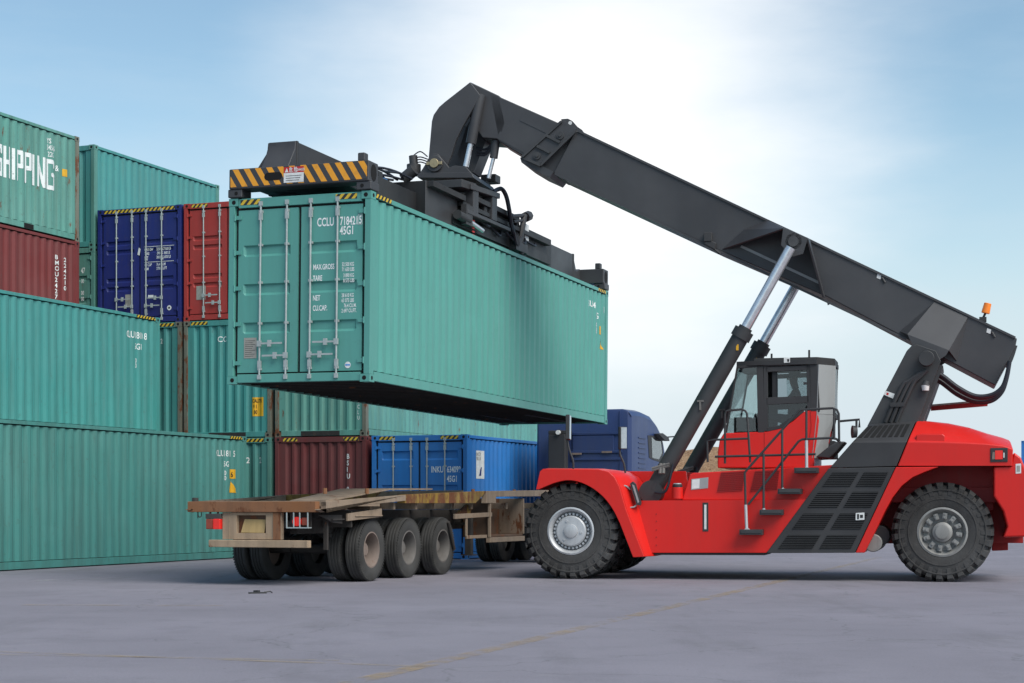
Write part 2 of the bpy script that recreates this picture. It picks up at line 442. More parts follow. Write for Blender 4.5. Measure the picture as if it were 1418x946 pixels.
def side_text(root, bp, body, y0, z0, size, sx=.62, mat='white', bold=.012, spacing=1.0, line=1.0, lift=.004):
    bm = text_bm(body, size, sx, bold, spacing, line)
    cuts = [q - y0 for q, d in bp]
    x = W/2 - .012
    return letter('lettering', root, bm, lambda a, b: (x + prof(bp, y0 + a) + lift, y0 + a, z0 + b), mat, cuts)
def end_text(root, be, body, x0, z0, size, sx=.62, mat='white', bold=.012, spacing=1.0, line=1.0, y=.03):
    bm = text_bm(body, size, sx, bold, spacing, line)
    cuts = [q - x0 for q, d in be]
    return letter('lettering', root, bm, lambda a, b: (x0 + a, y - prof(be, x0 + a) - .004, z0 + b), mat, cuts)
def side_patch(root, bp, name, poly, mat):
    """flat sticker (y,z polygon) that follows the corrugated right wall"""
    bm = bmesh.new(); bm.faces.new([bm.verts.new((y, z, 0)) for y, z in poly])
    return letter(name, root, bm, lambda a, b: (W/2 - .012 + prof(bp, a) + .005, a, b), mat, [q for q, d in bp])
def end_patch(root, be, name, poly, mat, y=.03):
    bm = bmesh.new(); bm.faces.new([bm.verts.new((x, z, 0)) for x, z in poly])
    return letter(name, root, bm, lambda a, b: (a, y - prof(be, a) - .005, b), mat, [q for q, d in be])
def door_text(root, body, x0, z0, size, sx=.6, bold=.012, line=1.0, mat='white_c'):
    return letter('lettering', root, text_bm(body, size, sx, bold, 1.0, line), near_pt(x0, z0, .0335), mat)

# yard grid: columns run away from the camera to the right
GA = math.atan(.39)
GU, GV = Vector((math.cos(GA), -math.sin(GA), 0)), Vector((math.sin(GA), math.cos(GA), 0))
G0 = Vector((-.2391*43.7, 43.7, 0))
def gm(u_left, v_near, z): 
    p = G0 + GU*(u_left + W/2) + GV*v_near; p.z = z
    return Matrix.Translation(p) @ Matrix.Rotation(-GA, 4, 'Z')
HC, STD, L40, L20 = 2.896, 2.591, 12.192, 6.058
GRP = 'shipping containers stacked in the yard'
# back row, near ends facing the camera: columns Z, A, B, C, D
UZ, UA, UB, UC, UD = -2.54, 0.0, 2.52, 5.07, 7.66
z4, bpz, bez4 = container('bare green container highest in the back row, next to the SHIPPING container', gm(UZ, 0, 3*STD), L20, STD, 'teal_b', GRP, 'post_teal')
z3, b_, e_ = container('sliver of green container doors between the maroon container and the navy blue one', gm(UZ, 0, 2*STD), L20, STD, 'teal_c', GRP, 'post_teal', near='doors', grooves=(.3, .52, .74))
door_text(z3, '47', .80, 1.95, .2); door_text(z3, '00\n\n00\n00', .80, 1.7, .15)
end_text(z4, bez4, 'C\nC\nL\nU', -W/2+.55, 2.2, .16, .6)
a3, b_, e_ = container('navy blue container with white lock rods, doors facing the camera', gm(UA, 0, 2*HC), L40, HC, 'navy_c', GRP, 'navy_c', near='doors', grooves=(.30, .375, .62, .695), gh=.042, hazard=(('near', -1.03, 1.03),))
door_text(a3, 'MAX GW\nTARE\nNET', .14, 1.80, .10); door_text(a3, '32500 KG 71650 LB\n 3900 KG  8600 LB\n28600 KG 63050 LB', .49, 1.80, .10, .5)
door_text(a3, 'CU CAP\nCBM', .14, 1.42, .10); door_text(a3, '76.4 CU.M\n2700 CU.FT', .49, 1.42, .10)
m = MB().mat('white_s'); m.box((.13, .031, 1.90), (1.0, .0338, 1.912)); m.box((.13, .031, 1.515), (1.0, .0338, 1.527)); m.cyl((.86, .0335, .36), (.86, .030, .36), .062, n=20); m.box((.25, .03, .62), (.40, .0335, .70))
m.build('sticker', a3); m = MB().mat('white_s'); m.plate([(-.06,.028,1.72),(.0,.028,1.70),(.03,.028,1.86),(-.02,.028,1.90)], .004); m.build('seal_tag', a3)
m = MB().mat('grey_plate'); m.box((-.42, .03, .42), (-.24, .0335, .74)); m.mat('black_s'); m.cyl((.86, .0298, .36), (.86, .0285, .36), .028, n=14); m.build('data_plate', a3)
b3, b_, e_ = container('faded red container with lock rods, half hidden behind the lifted green container', gm(UB, 0, 2*HC), L40, HC, 'red_c', GRP, 'red_c', near='doors', grooves=(.30, .375, .62, .695), gh=.042, hazard=(('near', -1.0, -.55), ('near', .55, 1.0)))
m = MB().mat('grey_plate'); m.box((-.88, .03, .52), (-.62, .0335, .86)); m.build('data_plate', b3); m = MB().mat('zinc'); m.box((-.24, .03, .80), (-.18, .0335, .95)); m.build('small_plate', b3)
a2, b_, ea2 = container('narrow strip of green container end showing below the navy blue container', gm(UA, 0, HC), L40, HC, 'teal_b', GRP, 'post', hazard=(('near', .50, 1.02),))
end_text(a2, ea2, '1 12', .42, 2.38, .17, .75)
b2, b_, eb2 = container('green container end with a small yellow notice, just below the faded red container', gm(UB, 0, HC), L40, HC, 'teal_b', GRP, 'post', hazard=(('near', -1.02, -.55),))
end_text(b2, eb2, 'CC 12', -.28, 2.36, .19, .95)
end_patch(b2, eb2, 'notice', [(.68, .52), (1.0, .52), (1.0, .98), (.68, .98)], 'yellow_s')
letter('lettering', b2, text_bm('CAUTN\n 9 1\n  00', .13, .58, .015, 1, 1.05), lambda a, b: (.70 + a, .017 - prof(eb2, .70 + a), .85 + b), 'black_s', [q-.70 for q, d in eb2])
b1, b_, eb1 = container('green container on the ground, only its edge showing beside the dark maroon one', gm(UB, 0, 0), L40, HC, 'teal_a', GRP, 'post_teal', hazard=(('near', .5, 1.02),))
end_text(b1, eb1, '2', .52, 2.28, .2, .8); end_text(b1, eb1, '2', .86, 2.28, .2, .8)
c2, bpc2, ec2 = container('green container resting on the dark maroon one, mostly behind the lifted container', gm(UC, 0, HC), L40, HC, 'teal_c', GRP, 'post')
side_patch(c2, bpc2, 'sticker', [(.55, .95), (1.1, .95), (1.1, 1.85), (.55, 1.85)], 'white_s')
side_text(c2, bpc2, 'M\nW', .66, 1.42, .36, .85, 'black_s', .03, 1, .95, .009)
end_text(c2, ec2, 'C\nC\nL\nU', .98, .78, .13, .7)
c1, b_, ec1 = container('dark maroon container with bare corrugated end standing on the ground beside the bright blue one', gm(UC, 0, 0), L40, HC, 'maroon_d', GRP, 'maroon_d', hazard=(('near', -1.0, -.62), ('near', .62, 1.03)))
end_text(c1, ec1, 'B\nS\nI\nU\n \n9\n1\n1\n1\n \n8', .70, 2.36, .165, .75, 'white', .015, 1, .95)
d1, bpd1, ed1 = container('bright blue container with its doors facing the camera, behind the trailer', gm(UD, 0, 0), L40, HC, 'blue_c', GRP, 'blue_c', near='doors', grooves=(.165, .44, .70), gh=.075, hazard=(('near', -1.03, -.62), ('near', .55, 1.0)))
door_text(d1, 'INKU', .30, 2.02, .20, .66, .018); door_text(d1, '634099', .70, 2.02, .20, .58, .018); door_text(d1, '4', 1.085, 2.02, .20, .58, .018); door_text(d1, '45G1', .70, 1.80, .20, .6, .018)
door_text(d1, 'MAX. GROSS', .22, 1.42, .13, .6, .015); door_text(d1, '32500 KG\n71650 LB', .72, 1.45, .10, .6)
door_text(d1, 'TARE', .22, 1.18, .13, .6, .015); door_text(d1, '3950 KG\n8710 LB', .72, 1.20, .10, .6)
side_patch(d1, bpd1, 'notice', [(.66, 1.88), (1.08, 1.88), (1.08, 2.54), (.66, 2.54)], 'white_s')
side_patch(d1, bpd1, 'notice_print', [(.76, 1.95), (.96, 1.95), (1.0, 2.16), (.82, 2.10)], 'navy_c').location.x = .004
side_text(d1, bpd1, 'BOX\nBLUE', .68, 2.42, .11, .8, 'grey_plate', .02, 1, .95, .009)
m = MB().mat('yellow_s'); m.plate([(-.28,.03,1.02),(-.14,.03,1.02),(-.21,.03,1.16)], .004); m.build('sticker', d1)
# nearer stacks on the left, right sides facing the machine
p1, bpp, e_ = container('long green container on the ground, side on, with yellow stickers near its end', gm(2.22, -.65-L40, 0), L40, HC, 'teal_a', GRP, 'teal_a', hazard=(('right', L40-.75, L40-.2),))
side_text(p1, bpp, 'CLU 1811 5', L40-1.36, 2.40, .20, .86); side_text(p1, bpp, '5G1', L40-.97, 2.16, .18, .8); side_text(p1, bpp, '0\n0', L40-.95, 1.96, .15, .9, line=.8)
side_patch(p1, bpp, 'sticker', [(L40-.70, 1.88), (L40-.48, 1.88), (L40-.48, 2.10), (L40-.70, 2.10)], 'yellow_s')
side_patch(p1, bpp, 'sticker', [(L40-.73, 1.55), (L40-.40, 1.55), (L40-.66, 1.82)], 'yellow_s')
side_text(p1, bpp, '6', L40-.66, 1.92, .17, .8, 'black_s', .02, 1, 1, .009)
q2, bpq, e_ = container('long green container, side on, directly below the maroon one and above another green one', gm(-.04, -.88-L40, HC), L40, HC, 'teal_b', GRP, 'teal_b', hazard=(('right', L40-1.0, L40-.2),))
side_text(q2, bpq, 'CLU 1810 8', L40-1.40, 2.32, .22, .78); side_text(q2, bpq, '5G1', L40-1.03, 2.06, .20, .8); side_text(q2, bpq, '0\n0', L40-1.0, 1.74, .15, .9, line=.8)
r3, bpr3, e_ = container('maroon container with white letters running down it, directly under the SHIPPING container', gm(-2.40, -.83-L20, 2*STD), L20, STD, 'maroon', GRP, 'maroon')
side_text(r3, bpr3, 'B\nM\nO\nU\n2\n4\n2\n7\n8\n1\n8', L20-.93, 2.05, .15, .95, line=.92); side_text(r3, bpr3, '2\n2\n4\n2\n1\n0', L20-.60, 2.02, .15, .95, line=.92)
r4, bpr4, e_ = container('green container with big white SHIPPING lettering on top of its stack', gm(-2.40, -.83-L20, 3*STD), L20, STD, 'teal_c', GRP, 'post', pockets=True)
P = [loc(r4.matrix_basis, u, 250, 0, W/2).y for u in (-5, 77)]
GLY = {'S': '### #.# #.. ### ..# #.# ###', 'H': '#.# #.# #.# ### #.# #.# #.#', 'I': '# # # # # # #', 'P': '### #.# #.# ### #.. #.. #..', 'N': '#..# #..# #..# #..# #..# #..# #..#', 'G': '#### #..# #... #.## #..# #..# ####'}
def block_bm(word, cut='SPG'):
    """square stencil capitals laid out of cells, outer corners clipped"""
    bm = bmesh.new(); x0 = 0
    for chx in word:
        g = GLY[chx].split(); hh, ww = len(g), len(g[0])
        on = lambda r, c: 0 <= r < hh and 0 <= c < ww and g[r][c] == '#'
        for r in range(hh):
            for c in range(ww):
                if not on(r, c): continue
                X, Y = x0 + c, hh - 1 - r; e = .28; pts = []
                for (px, py, dr, dc, o1, o2) in ((0,0,1,-1,(0,e),(e,0)), (1,0,1,1,(-e,0),(0,e)), (1,1,-1,1,(0,-e),(-e,0)), (0,1,-1,-1,(e,0),(0,-e))):
                    if chx in cut and not on(r+dr, c) and not on(r, c+dc): pts += [(X+px+o1[0], Y+py+o1[1]), (X+px+o2[0], Y+py+o2[1])]
                    else: pts.append((X+px, Y+py))
                bm.faces.new([bm.verts.new((a/1.0, b*.105, 0)) for a, b in pts])
        if chx == 'N': bm.faces.new([bm.verts.new((x0+a, b*.105, 0)) for a, b in ((1, 4.4), (3, 0), (3, 2.6), (1, 7))])
        x0 += ww + .9
    return bm
bm = block_bm('SHIPPING')
x1 = max(v.co.x for v in bm.verts)
for v in bm.verts: v.co.x *= (P[1]-P[0])/x1; v.co.y *= 1.0
letter('lettering', r4, bm, lambda a, b: (W/2 - .012 + prof(bpr4, P[0]+a) + .004, P[0]+a, 1.10 + b), 'white', [q-P[0] for q, d in bpr4])
side_text(r4, bpr4, 'YS\n34565\n 22G', L20-1.25, 2.22, .17, .72, line=.95); side_text(r4, bpr4, '&', L20-.92, 1.60, .2, .7)
side_patch(r4, bpr4, 'sticker', [(L20-.64, 1.52), (L20-.46, 1.52), (L20-.46, 1.70), (L20-.64, 1.70)], 'yellow_s')
# far blue container at the right edge, behind the machine
FB = Matrix.Translation((30.9+W/2, 105, 0)) @ Matrix.Rotation(-GA, 4, 'Z')
for k_, lb in ((0, 'lower of two far blue containers behind the rear wheel of the red machine'), (1, 'upper blue container far off beside the rear end of the red machine')):
    container(lb, Matrix.Translation((0, 0, k_*STD)) @ FB, L20, STD, 'blue_c', GRP, 'blue_c')

# ------------------------------------------------------------------ the lifted container
LA = math.atan(.3697)
LU, LV = Vector((math.cos(LA), -math.sin(LA), 0)), Vector((math.sin(LA), math.cos(LA), 0))
ML = Matrix.Translation(Vector((-2.16, 26.23, 3.135)) - LU*(W/2)) @ Matrix.Rotation(-LA, 4, 'Z') @ Matrix.Rotation(R(-.55), 4, 'X') @ Matrix.Rotation(R(.35), 4, 'Y')
lc, bpl, el = container('green container lifted in the air by the red reach stacker, doors facing the camera', ML, L40, HC, 'teal_lift', None, 'teal_lift', near='doors', grooves=(.285, .493, .70), gh=.062, deep_top=.13,
    hazard=(('near', -1.02, -.68), ('near', .62, .98), ('right', .18, .75), ('right', L40-.7, L40-.18)), full_detail=True)
door_text(lc, 'CCLU', .295, 2.40, .18, .62, .02); door_text(lc, '718421', .685, 2.40, .18, .58, .02); door_text(lc, '5', 1.005, 2.41, .17, .58, .02); door_text(lc, '45G1', .685, 2.255, .18, .6, .02)
m = MB().mat('white_s')
for a, b in (((.992, 2.395), (1.062, 2.400)), ((.992, 2.548), (1.062, 2.553)), ((.992, 2.401), (.997, 2.547)), ((1.057, 2.401), (1.062, 2.547))): m.box((a[0], .031, a[1]), (b[0], .0335, b[1]))
m.build('check_digit_box', lc)
for z, a, b in ((1.735, 'MAX.GROSS', '32 500 KG\n71 650 LBS'), (1.565, 'TARE', '  3 890 KG\n  8 575 LBS'), (1.262, 'NET', '28 610 KG\n63 075 LBS'), (1.105, 'CU.CAP.', '   76.4 CU.M.\n2 697 CU.FT.')):
    door_text(lc, a, .235, z, .115, .58, .02); door_text(lc, b, .725, z+.035, .082, .56, .012, .95)
m = MB().mat('grey_plate'); m.box((-.95, .031, .40), (-.73, .0335, .72)); m.build('data_plate', lc)
m = MB().mat('black_s')
for i in range(9): m.box((-.93, .0295, .43+i*.03), (-.75-random.random()*.1, .0305, .436+i*.03))
m.build('plate_print', lc)
m = MB().mat('white_s'); m.cyl((.84, .0335, .26), (.84, .031, .26), .05, n=20); m.mat('blue_v'); m.box((.80, .029, .25), (.88, .0305, .272)); m.build('sticker', lc)
side_text(lc, bpl, 'SU 84', L40-1.27, 2.43, .18, .95); side_text(lc, bpl, '1', L40-.32, 2.40, .18, .95); side_text(lc, bpl, '0G', L40-.80, 2.23, .18, .9); side_text(lc, bpl, 'P\nB', L40-.83, 2.02, .15, .9, line=.8)
side_patch(lc, bpl, 'sticker', [(L40-.58, 1.90), (L40-.41, 1.90), (L40-.41, 2.08), (L40-.58, 2.08)], 'yellow_s')
side_patch(lc, bpl, 'sticker', [(L40-.56, 1.60), (L40-.28, 1.60), (L40-.48, 1.80)], 'yellow_s')
# ------------------------------------------------------------------ reach stacker
RA = R(14.5)
ES, ET = Vector((math.cos(RA), -math.sin(RA), 0)), Vector((math.sin(RA), math.cos(RA), 0))
OR_ = Vector((.99, 29.4, 0)) + ET*2.0
MR = Matrix.Translation(OR_) @ Matrix.Rotation(-RA, 4, 'Z')      # local x: towards the rear, y: away from the camera, z up
rs = tag(empty('reach_stacker', MR), 'red reach stacker with a long dark boom holding up a green container', 'reach stacker')
def L(u, v, t): p = loc(MR, u, v, 1, t); return (p.x, p.z)
def L3(u, v, t): return loc(MR, u, v, 1, t)
def PL(pts, t): return [L(u, v, t) for u, v in pts]
def mir(obj, name=None):
    c = obj.copy(); COL.objects.link(c); c.parent = obj.parent; c.scale = (1, -1, 1)
    return c

# --- wheels
def tyre(mb, rad, w, rim, lugs, lug_h, M, key='tyre', worn_=False):
    h = w/2; s = rad - lug_h
    mb.mat(key).rev([(rim, -h*.72), (rim+.03, -h*.92), (rim+(s-rim)*.35, -h*1.0), (rim+(s-rim)*.7, -h*.97), (s-.045, -h*.90), (s-.005, -h*.72), (s, -h*.5), (s, h*.5), (s-.005, h*.72), (s-.045, h*.90), (rim+(s-rim)*.7, h*.97), (rim+(s-rim)*.35, h), (rim+.03, h*.92), (rim, h*.72)], 64, M)
    for rr in (.42, .80):
        q = rim + (s-rim)*rr
        mb.rev([(q-.012, -h*1.0-.001), (q-.008, -h*1.0-.008), (q+.008, -h*1.0-.008), (q+.012, -h*1.0-.001)], 64, M)
    for i in range(lugs):
        for side in (-1, 1):
            a = 2*math.pi*(i + (.5 if side > 0 else 0))/lugs; da = 2*math.pi/lugs
            vs = []
            # shoulder block: from the side wall over the shoulder to the middle, swept back
            stations = [(s-.16, side*h*1.0, 0), (rad-.05, side*h*1.0, 0.02), (rad, side*h*.80, .06), (rad, side*h*.05, .55)]
            wd = [.20, .27, .29, .24]
            top, bot = [], []
            for (r, y, sh), k in zip(stations, wd):
                for e, lst in ((-k, top), (k, bot)):
                    an = a + (sh + e)*da; lst.append(Vector((r*math.cos(an), y, r*math.sin(an))))
            inner = []
            for (r, y, sh), k in zip([(s-.175, side*h*.93, 0), (s-.03, side*h*.88, .02), (s-.02, side*h*.7, .06), (s-.02, side*h*.05, .55)], wd):
                for e in (-k*1.12, k*1.12):
                    an = a + (sh + e)*da; inner.append(Vector((r*math.cos(an), y, r*math.sin(an))))
            vs = top + bot + inner
            fs = []
            for j in range(3):
                fs += [(j, j+1, 5+j, 4+j), (j, 8+2*j, 8+2*j+2, j+1), (4+j, 5+j, 8+2*j+3, 8+2*j+1)]
            fs += [(0, 4, 9, 8), (3, 14, 15, 7)]
            mb.add([M @ p for p in vs], fs)
def wheel(name, pos, out, rad, w, kind, deep=0):
    """out: -1 faces the camera side"""
    I = Matrix.Translation(pos) @ (Matrix.Identity(4) if out < 0 else Matrix.Rotation(math.pi, 4, 'Z')) @ Matrix.Rotation(random.random()*.3, 4, 'Y')
    g = MB(); rim = .385
    tyre(g, rad, w, rim, 27, .05, Matrix.Identity(4))
    o = g.build(name, rs); o.matrix_basis = I
    y = -w/2
    r = MB().mat('rim')
    if kind == 'front':
        r.rev([(rim+.012, y*.80), (rim+.022, y*.93), (rim-.005, y*.96), (rim-.03, y*.86), (rim-.045, y*.80), (rim-.06, y*.55), (.315, y*.42), (.20, y*.42), (.0, y*.42)], 48)
        # planetary hub with a ring of studs
        r.rev([(.265, y*.44), (.262, y*.80), (.24, y*.88), (.12, y*.90), (.115, y*.98), (.07, y*1.02), (0, y*1.02)], 40)
        for i in range(28):
            a = 2*math.pi*i/28; c, s_ = math.cos(a), math.sin(a)
            r.cyl((.292*c, y*.42, .292*s_), (.292*c, y*.70, .292*s_), .021, n=8)
        for i in range(3):
            a = 2*math.pi*i/3; r.cyl((.18*math.cos(a), y*.88, .18*math.sin(a)), (.18*math.cos(a), y*.94, .18*math.sin(a)), .022, n=8)
    else:
        r.mat('rim_r').rev([(rim+.012, y*.80), (rim+.022, y*.93), (rim-.01, y*.96), (rim-.03, y*.86), (rim-.045, y*.75), (.30, y*.60), (.17, y*.56), (.16, y*.9), (.11, y*1.0), (0, y*1.01)], 48)
        r.rev([(.115, y*1.0), (.112, y*1.08), (.08, y*1.10), (0, y*1.10)], 24)
        for i in range(12):
            a = 2*math.pi*i/12 + .1; c, s_ = math.cos(a), math.sin(a); q = Matrix.Rotation(-a, 4, 'Y')
            r.box((.215, y*.55, -.036), (.315, y*.86, .036), q)
            r.cyl((.25*c, y*.84, .25*s_), (.25*c, y*1.0, .25*s_), .023, n=8)
            r.cyl((.30*c, y*.80, .30*s_), (.30*c, y*.92, .30*s_), .018, n=8)
    r.build('rim', o)
    return o
RAD = .815
for side in (-1, 1):
    wheel('front_wheel', (0, side*1.71, RAD), side, RAD, .58, 'front')
    wheel('front_wheel', (0, side*1.02, RAD), side, RAD, .58, 'front')
sr = L(1305, 734, -1.6)[0]
for side in (-1, 1): wheel('rear_wheel', (sr, side*1.31, RAD), side, RAD, .58, 'rear')
m = MB().mat('black'); m.cyl((0, -.75, RAD), (0, .75, RAD), .26); m.box((-.35, -.5, .55), (.35, .5, 1.15)); m.cyl((sr, -1.0, RAD), (sr, 1.0, RAD), .16); m.box((sr-.25, -.55, .62), (sr+.25, .55, 1.0)); m.build('axle', rs, .01)

# --- front fenders
outer = [(742,678),(747.5,653),(752,649.3),(828,650),(842,653),(851,661),(858,675),(867,706),(892,771),(876.5,772)]
inner = [(858,724.4),(848.6,705.8),(836.7,689.8),(821.5,677),(804.6,668.5),(787.7,665.3),(770.8,668),(753.8,674.5),(746,678)]
inner = [(p.x, p.y) for p in bez([(u, v, 0) for u, v in inner], 4)]
po = PL(outer + inner, -2.06)
m = MB().mat('red'); m.prism(po, 1, -2.06, -1.98)
no = len(outer)
shift = [(0,0)]*4 + [(.10,0),(.16,0),(.2,0),(.2,0),(.12,0),(.12,0)]
pi = [(p[0]+d[0], p[1]+d[1]+(.02 if 1 < i < 6 else 0)) for i, (p, d) in enumerate(zip(po[:no], shift))]
pin = po[no:]
vs = [(x, -1.979, z) for x, z in po[:no]] + [(x, -1.70, z) for x, z in pi] + [(x, -.64, z) for x, z in pi]
fs = [(r*no+j, r*no+j+1, (r+1)*no+j+1, (r+1)*no+j) for r in (0, 1) for j in range(no-1)]
m.add(vs, fs)
k = len(pin)
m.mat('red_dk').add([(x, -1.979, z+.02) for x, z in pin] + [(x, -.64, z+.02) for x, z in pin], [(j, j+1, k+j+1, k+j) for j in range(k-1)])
m.mat('red').prism([p for p in pi] + [(x, z) for x, z in pin], 1, -.66, -.64)
ff = m.build('front_fender', rs, .012); mir(ff)

# --- chassis core, side boxes
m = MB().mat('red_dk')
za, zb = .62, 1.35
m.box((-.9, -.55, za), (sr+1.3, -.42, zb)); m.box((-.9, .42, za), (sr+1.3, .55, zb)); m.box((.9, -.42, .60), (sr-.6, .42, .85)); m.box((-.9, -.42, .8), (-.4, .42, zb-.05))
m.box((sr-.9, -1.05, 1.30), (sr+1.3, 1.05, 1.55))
m.mat('red'); m.prism(PL([(800,653),(950,652.5),(956,694),(800,694)], -.6), 1, -.62, -.56); m.prism(PL([(800,653),(950,652.5),(956,694),(800,694)], -.6), 1, .56, .62)
ch = m.build('chassis', rs, .008)
m = MB().mat('red'); sp = PL([(880,693.5),(1126,691.5),(1061,765.5),(893.5,765.5)], -1.75)
m.prism(sp, 1, -1.75, -.70)
m.mat('blackp').prism(PL([(895,766),(1060,766),(1059,769),(896,768.5)], -1.7), 1, -1.70, -.72)
m.mat('blackp').prism(PL([(973,696),(981,696),(981,736),(973,736)], -1.75), 1, -1.756, -1.7505).mat('white_s').prism(PL([(975.3,699),(978.3,699),(978.3,733),(975.3,733)], -1.75), 1, -1.760, -1.7565)
m.mat('red_dk')
for u in (909, ):
    for v in (712, 722, 734, 744, 755): p = L3(u, v, -1.75); m.cyl(p, p+Vector((0,-.008,0)), .012, n=8)
sd = m.build('side_panel', rs, .008); mir(sd)
# deck / engine hood under the cab
m = MB().mat('red'); hp = PL([(944,693),(955,657),(960,655),(1160,643.5),(1160,693)], -1.6)
m.prism(hp, 1, -1.60, 1.60)
hood = m.build('deck_hood', rs, .02)
for quad in ([(999,654),(1032,652),(1028,680),(993,682)], [(1046,652),(1079.5,651),(1076,678),(1039,681)]):
    m = MB().mat('red_dk'); q = PL(quad, -1.60); m.prism(q, 1, -1.602, -1.6005)  # darker red carries the shade between the vent slats
    m.mat('red_dk')
    for i in range(11):
        a = (i+.25)/11; b = (i+.75)/11
        def lp(p, q_, t_): return (p[0]+(q_[0]-p[0])*t_, p[1]+(q_[1]-p[1])*t_)
        m.prism([lp(q[0], q[3], a), lp(q[1], q[2], a), lp(q[1], q[2], b), lp(q[0], q[3], b)], 1, -1.618, -1.6025)
    m.build('vent_grille', rs)
m = MB().mat('grey_cab').prism(PL([(957.5,663.5),(981,661),(980.5,676),(957,678.5)], -1.6), 1, -1.606, -1.6005)
m.mat('white_s').prism(PL([(958.5,664.5),(969,663.3),(968.6,676),(958,677.2)], -1.6), 1, -1.608, -1.6065); m.build('notice_plate', rs)
m = MB().mat('red'); p = L3(938, 691, -1.62); q = L3(938, 675, -1.62); m.cyl(p, q, .095); m.mat('blackp').cyl(q, q+Vector((0,0,.05)), .085); m.mat('rim').cyl(q+Vector((0,0,.05)), q+Vector((0,0,.07)), .07); m.build('filler_neck', rs, .008)
# steps
for u, v in ((1040.5,737),(1068.5,709.5),(1093.5,680.5),(1116.5,651.5)):
    x, z = L(u, v, -1.9); m = MB().mat('blackp'); m.box((x-.19, -1.98, z-.045), (x+.19, -1.62, z+.045))
    m.mat('black'); m.box((x-.17, -1.99, z-.02), (x+.17, -1.981, z+.03)); m.build('step', rs, .01)
# --- cab
tc = -.85
cab = empty('cab', Matrix.Identity(4), rs)
tag(cab)
m = MB().mat('red')
base = PL([(993.5,648),(994,625),(996.5,609),(1002,600),(1062,597.6),(1083,592.8),(1099,582.3),(1113,570),(1131,566.5),(1134,582),(1130.5,612),(1127,634),(1127,648)], tc)
m.prism(base, 1, tc, .85)
m.build('cab_body', cab, .02)
m = MB().mat('red_dk'); 
for pts in ([(1058.5,599),(1058.5,648)], [(1122,568),(1123.5,590),(1119,620)]):
    m.tube([L3(u, v, tc-.001) for u, v in pts], .006, 5)
m.build('panel_seam', cab)
def bar(mb, a, b, hw_, t0, t1):
    """flat bar between two photo positions, of half width hw_ (m), from depth t0 to t1"""
    p, q = Vector(L(a[0], a[1], t0)), Vector(L(b[0], b[1], t0)); d = (q-p).normalized(); n_ = Vector((-d.y, d.x))*hw_
    mb.prism([p+n_, q+n_, q-n_, p-n_], 1, t0, t1)
for side in (-1, 1):
    fr = MB().mat('blackp'); t0, t1 = (tc, tc+.07) if side < 0 else (.85, .78)
    A = tc
    def B(a, b, w_):
        p, q = Vector(L(a[0], a[1], A)), Vector(L(b[0], b[1], A)); d = (q-p).normalized(); n_ = Vector((-d.y, d.x))*w_
        fr.prism([p+n_, q+n_, q-n_, p-n_], 1, t0, t1)
    B((1052,503),(1054,599),.055); B((1126,500),(1129,570),.075); B((1048,504),(1130,500),.05)
    B((1060,508),(1060.5,597),.035); B((1119.5,506),(1120.5,566),.035); B((1060,512),(1120,509),.04); B((1061,555.5),(1120,553),.06)
    B((1062,595.5),(1083,590.5),.03); B((1083,590.5),(1112,568),.035); B((1021,508.5),(1050,506.5),.02); B((1021,507),(1005,599),.014)
    fr.build('door_frame', cab, .004)
    g = MB().mat('glass'); gt = (t0+t1)/2 - .003
    g.prism(PL([(1022,509),(1050,508),(1052,597),(1006.5,598)], tc), 1, gt, gt+.006); g.build('window', cab)
    g = MB().mat('glass_d' if side < 0 else 'glass'); g.prism(PL([(1076,513),(1119,511),(1119.5,551),(1077,552)], tc), 1, gt, gt+.006); g.build('window', cab)
    g = MB().mat('glass_d' if side < 0 else 'glass'); g.prism(PL([(1062,558),(1120,556),(1113,568),(1099,581),(1083,590),(1062,596)], tc), 1, gt, gt+.006); g.build('window', cab)
    if side < 0:
        m = MB().mat('blackp'); x, z = L(1115, 531, tc-.01); m.box((x-.03, tc-.03, z-.02), (x+.03, tc-.002, z+.02)); m.build('window_latch', cab)
# windscreen
a, b = L(1020.5, 507, tc), L(1004.5, 600, tc)
g = MB().mat('glass'); g.plate([(a[0], tc+.02, a[1]), (a[0], .83, a[1]), (b[0], .83, b[1]), (b[0], tc+.02, b[1])], .008); g.build('windscreen', cab)
# roof: plan with cut rear corners
rf = [(1047.5,500.5),(1131,494.0),(1131,503.5),(1048.5,507.5)]
p4 = PL(rf, tc)
xf, xr = L(1021, 507, tc)[0], L(1131, 500, tc)[0]
zt, zb2 = L(1100, 496.5, tc)[1], L(1100, 505, tc)[1]
plan = [(xf+.25, tc-.03), (xr, tc-.03), (xr+.28, -.45), (xr+.28, .45), (xr, .88), (xf+.25, .88), (xf-.02, .80), (xf-.02, tc+.05)]
m = MB().mat('blackp'); m.prism([(x, y) for x, y in plan if True], 2, zb2, zt-.03); m.prism([(x*.97+.03*xr if x > xf+.2 else x+.3, y*.93) for x, y in plan], 2, zt-.03, zt+.02)
for u, v in ((1068.5, 497),(1120.5, 492)):
    p = L3(u, v+4, -.5); m.cyl(p, p+Vector((0,0,.14)), .018, n=6)
m.mat('white_s').prism(PL([(1085.5,495.8),(1094,495.2),(1094,502),(1085.5,502.6)], tc-.032), 1, tc-.036, tc-.0325)
m.mat('black_s').prism(PL([(1089.8,497.5),(1092.8,497.2),(1092.8,501),(1090.5,501.2)], tc-.035), 1, tc-.039, tc-.0365)
m.build('cab_roof', cab, .012)
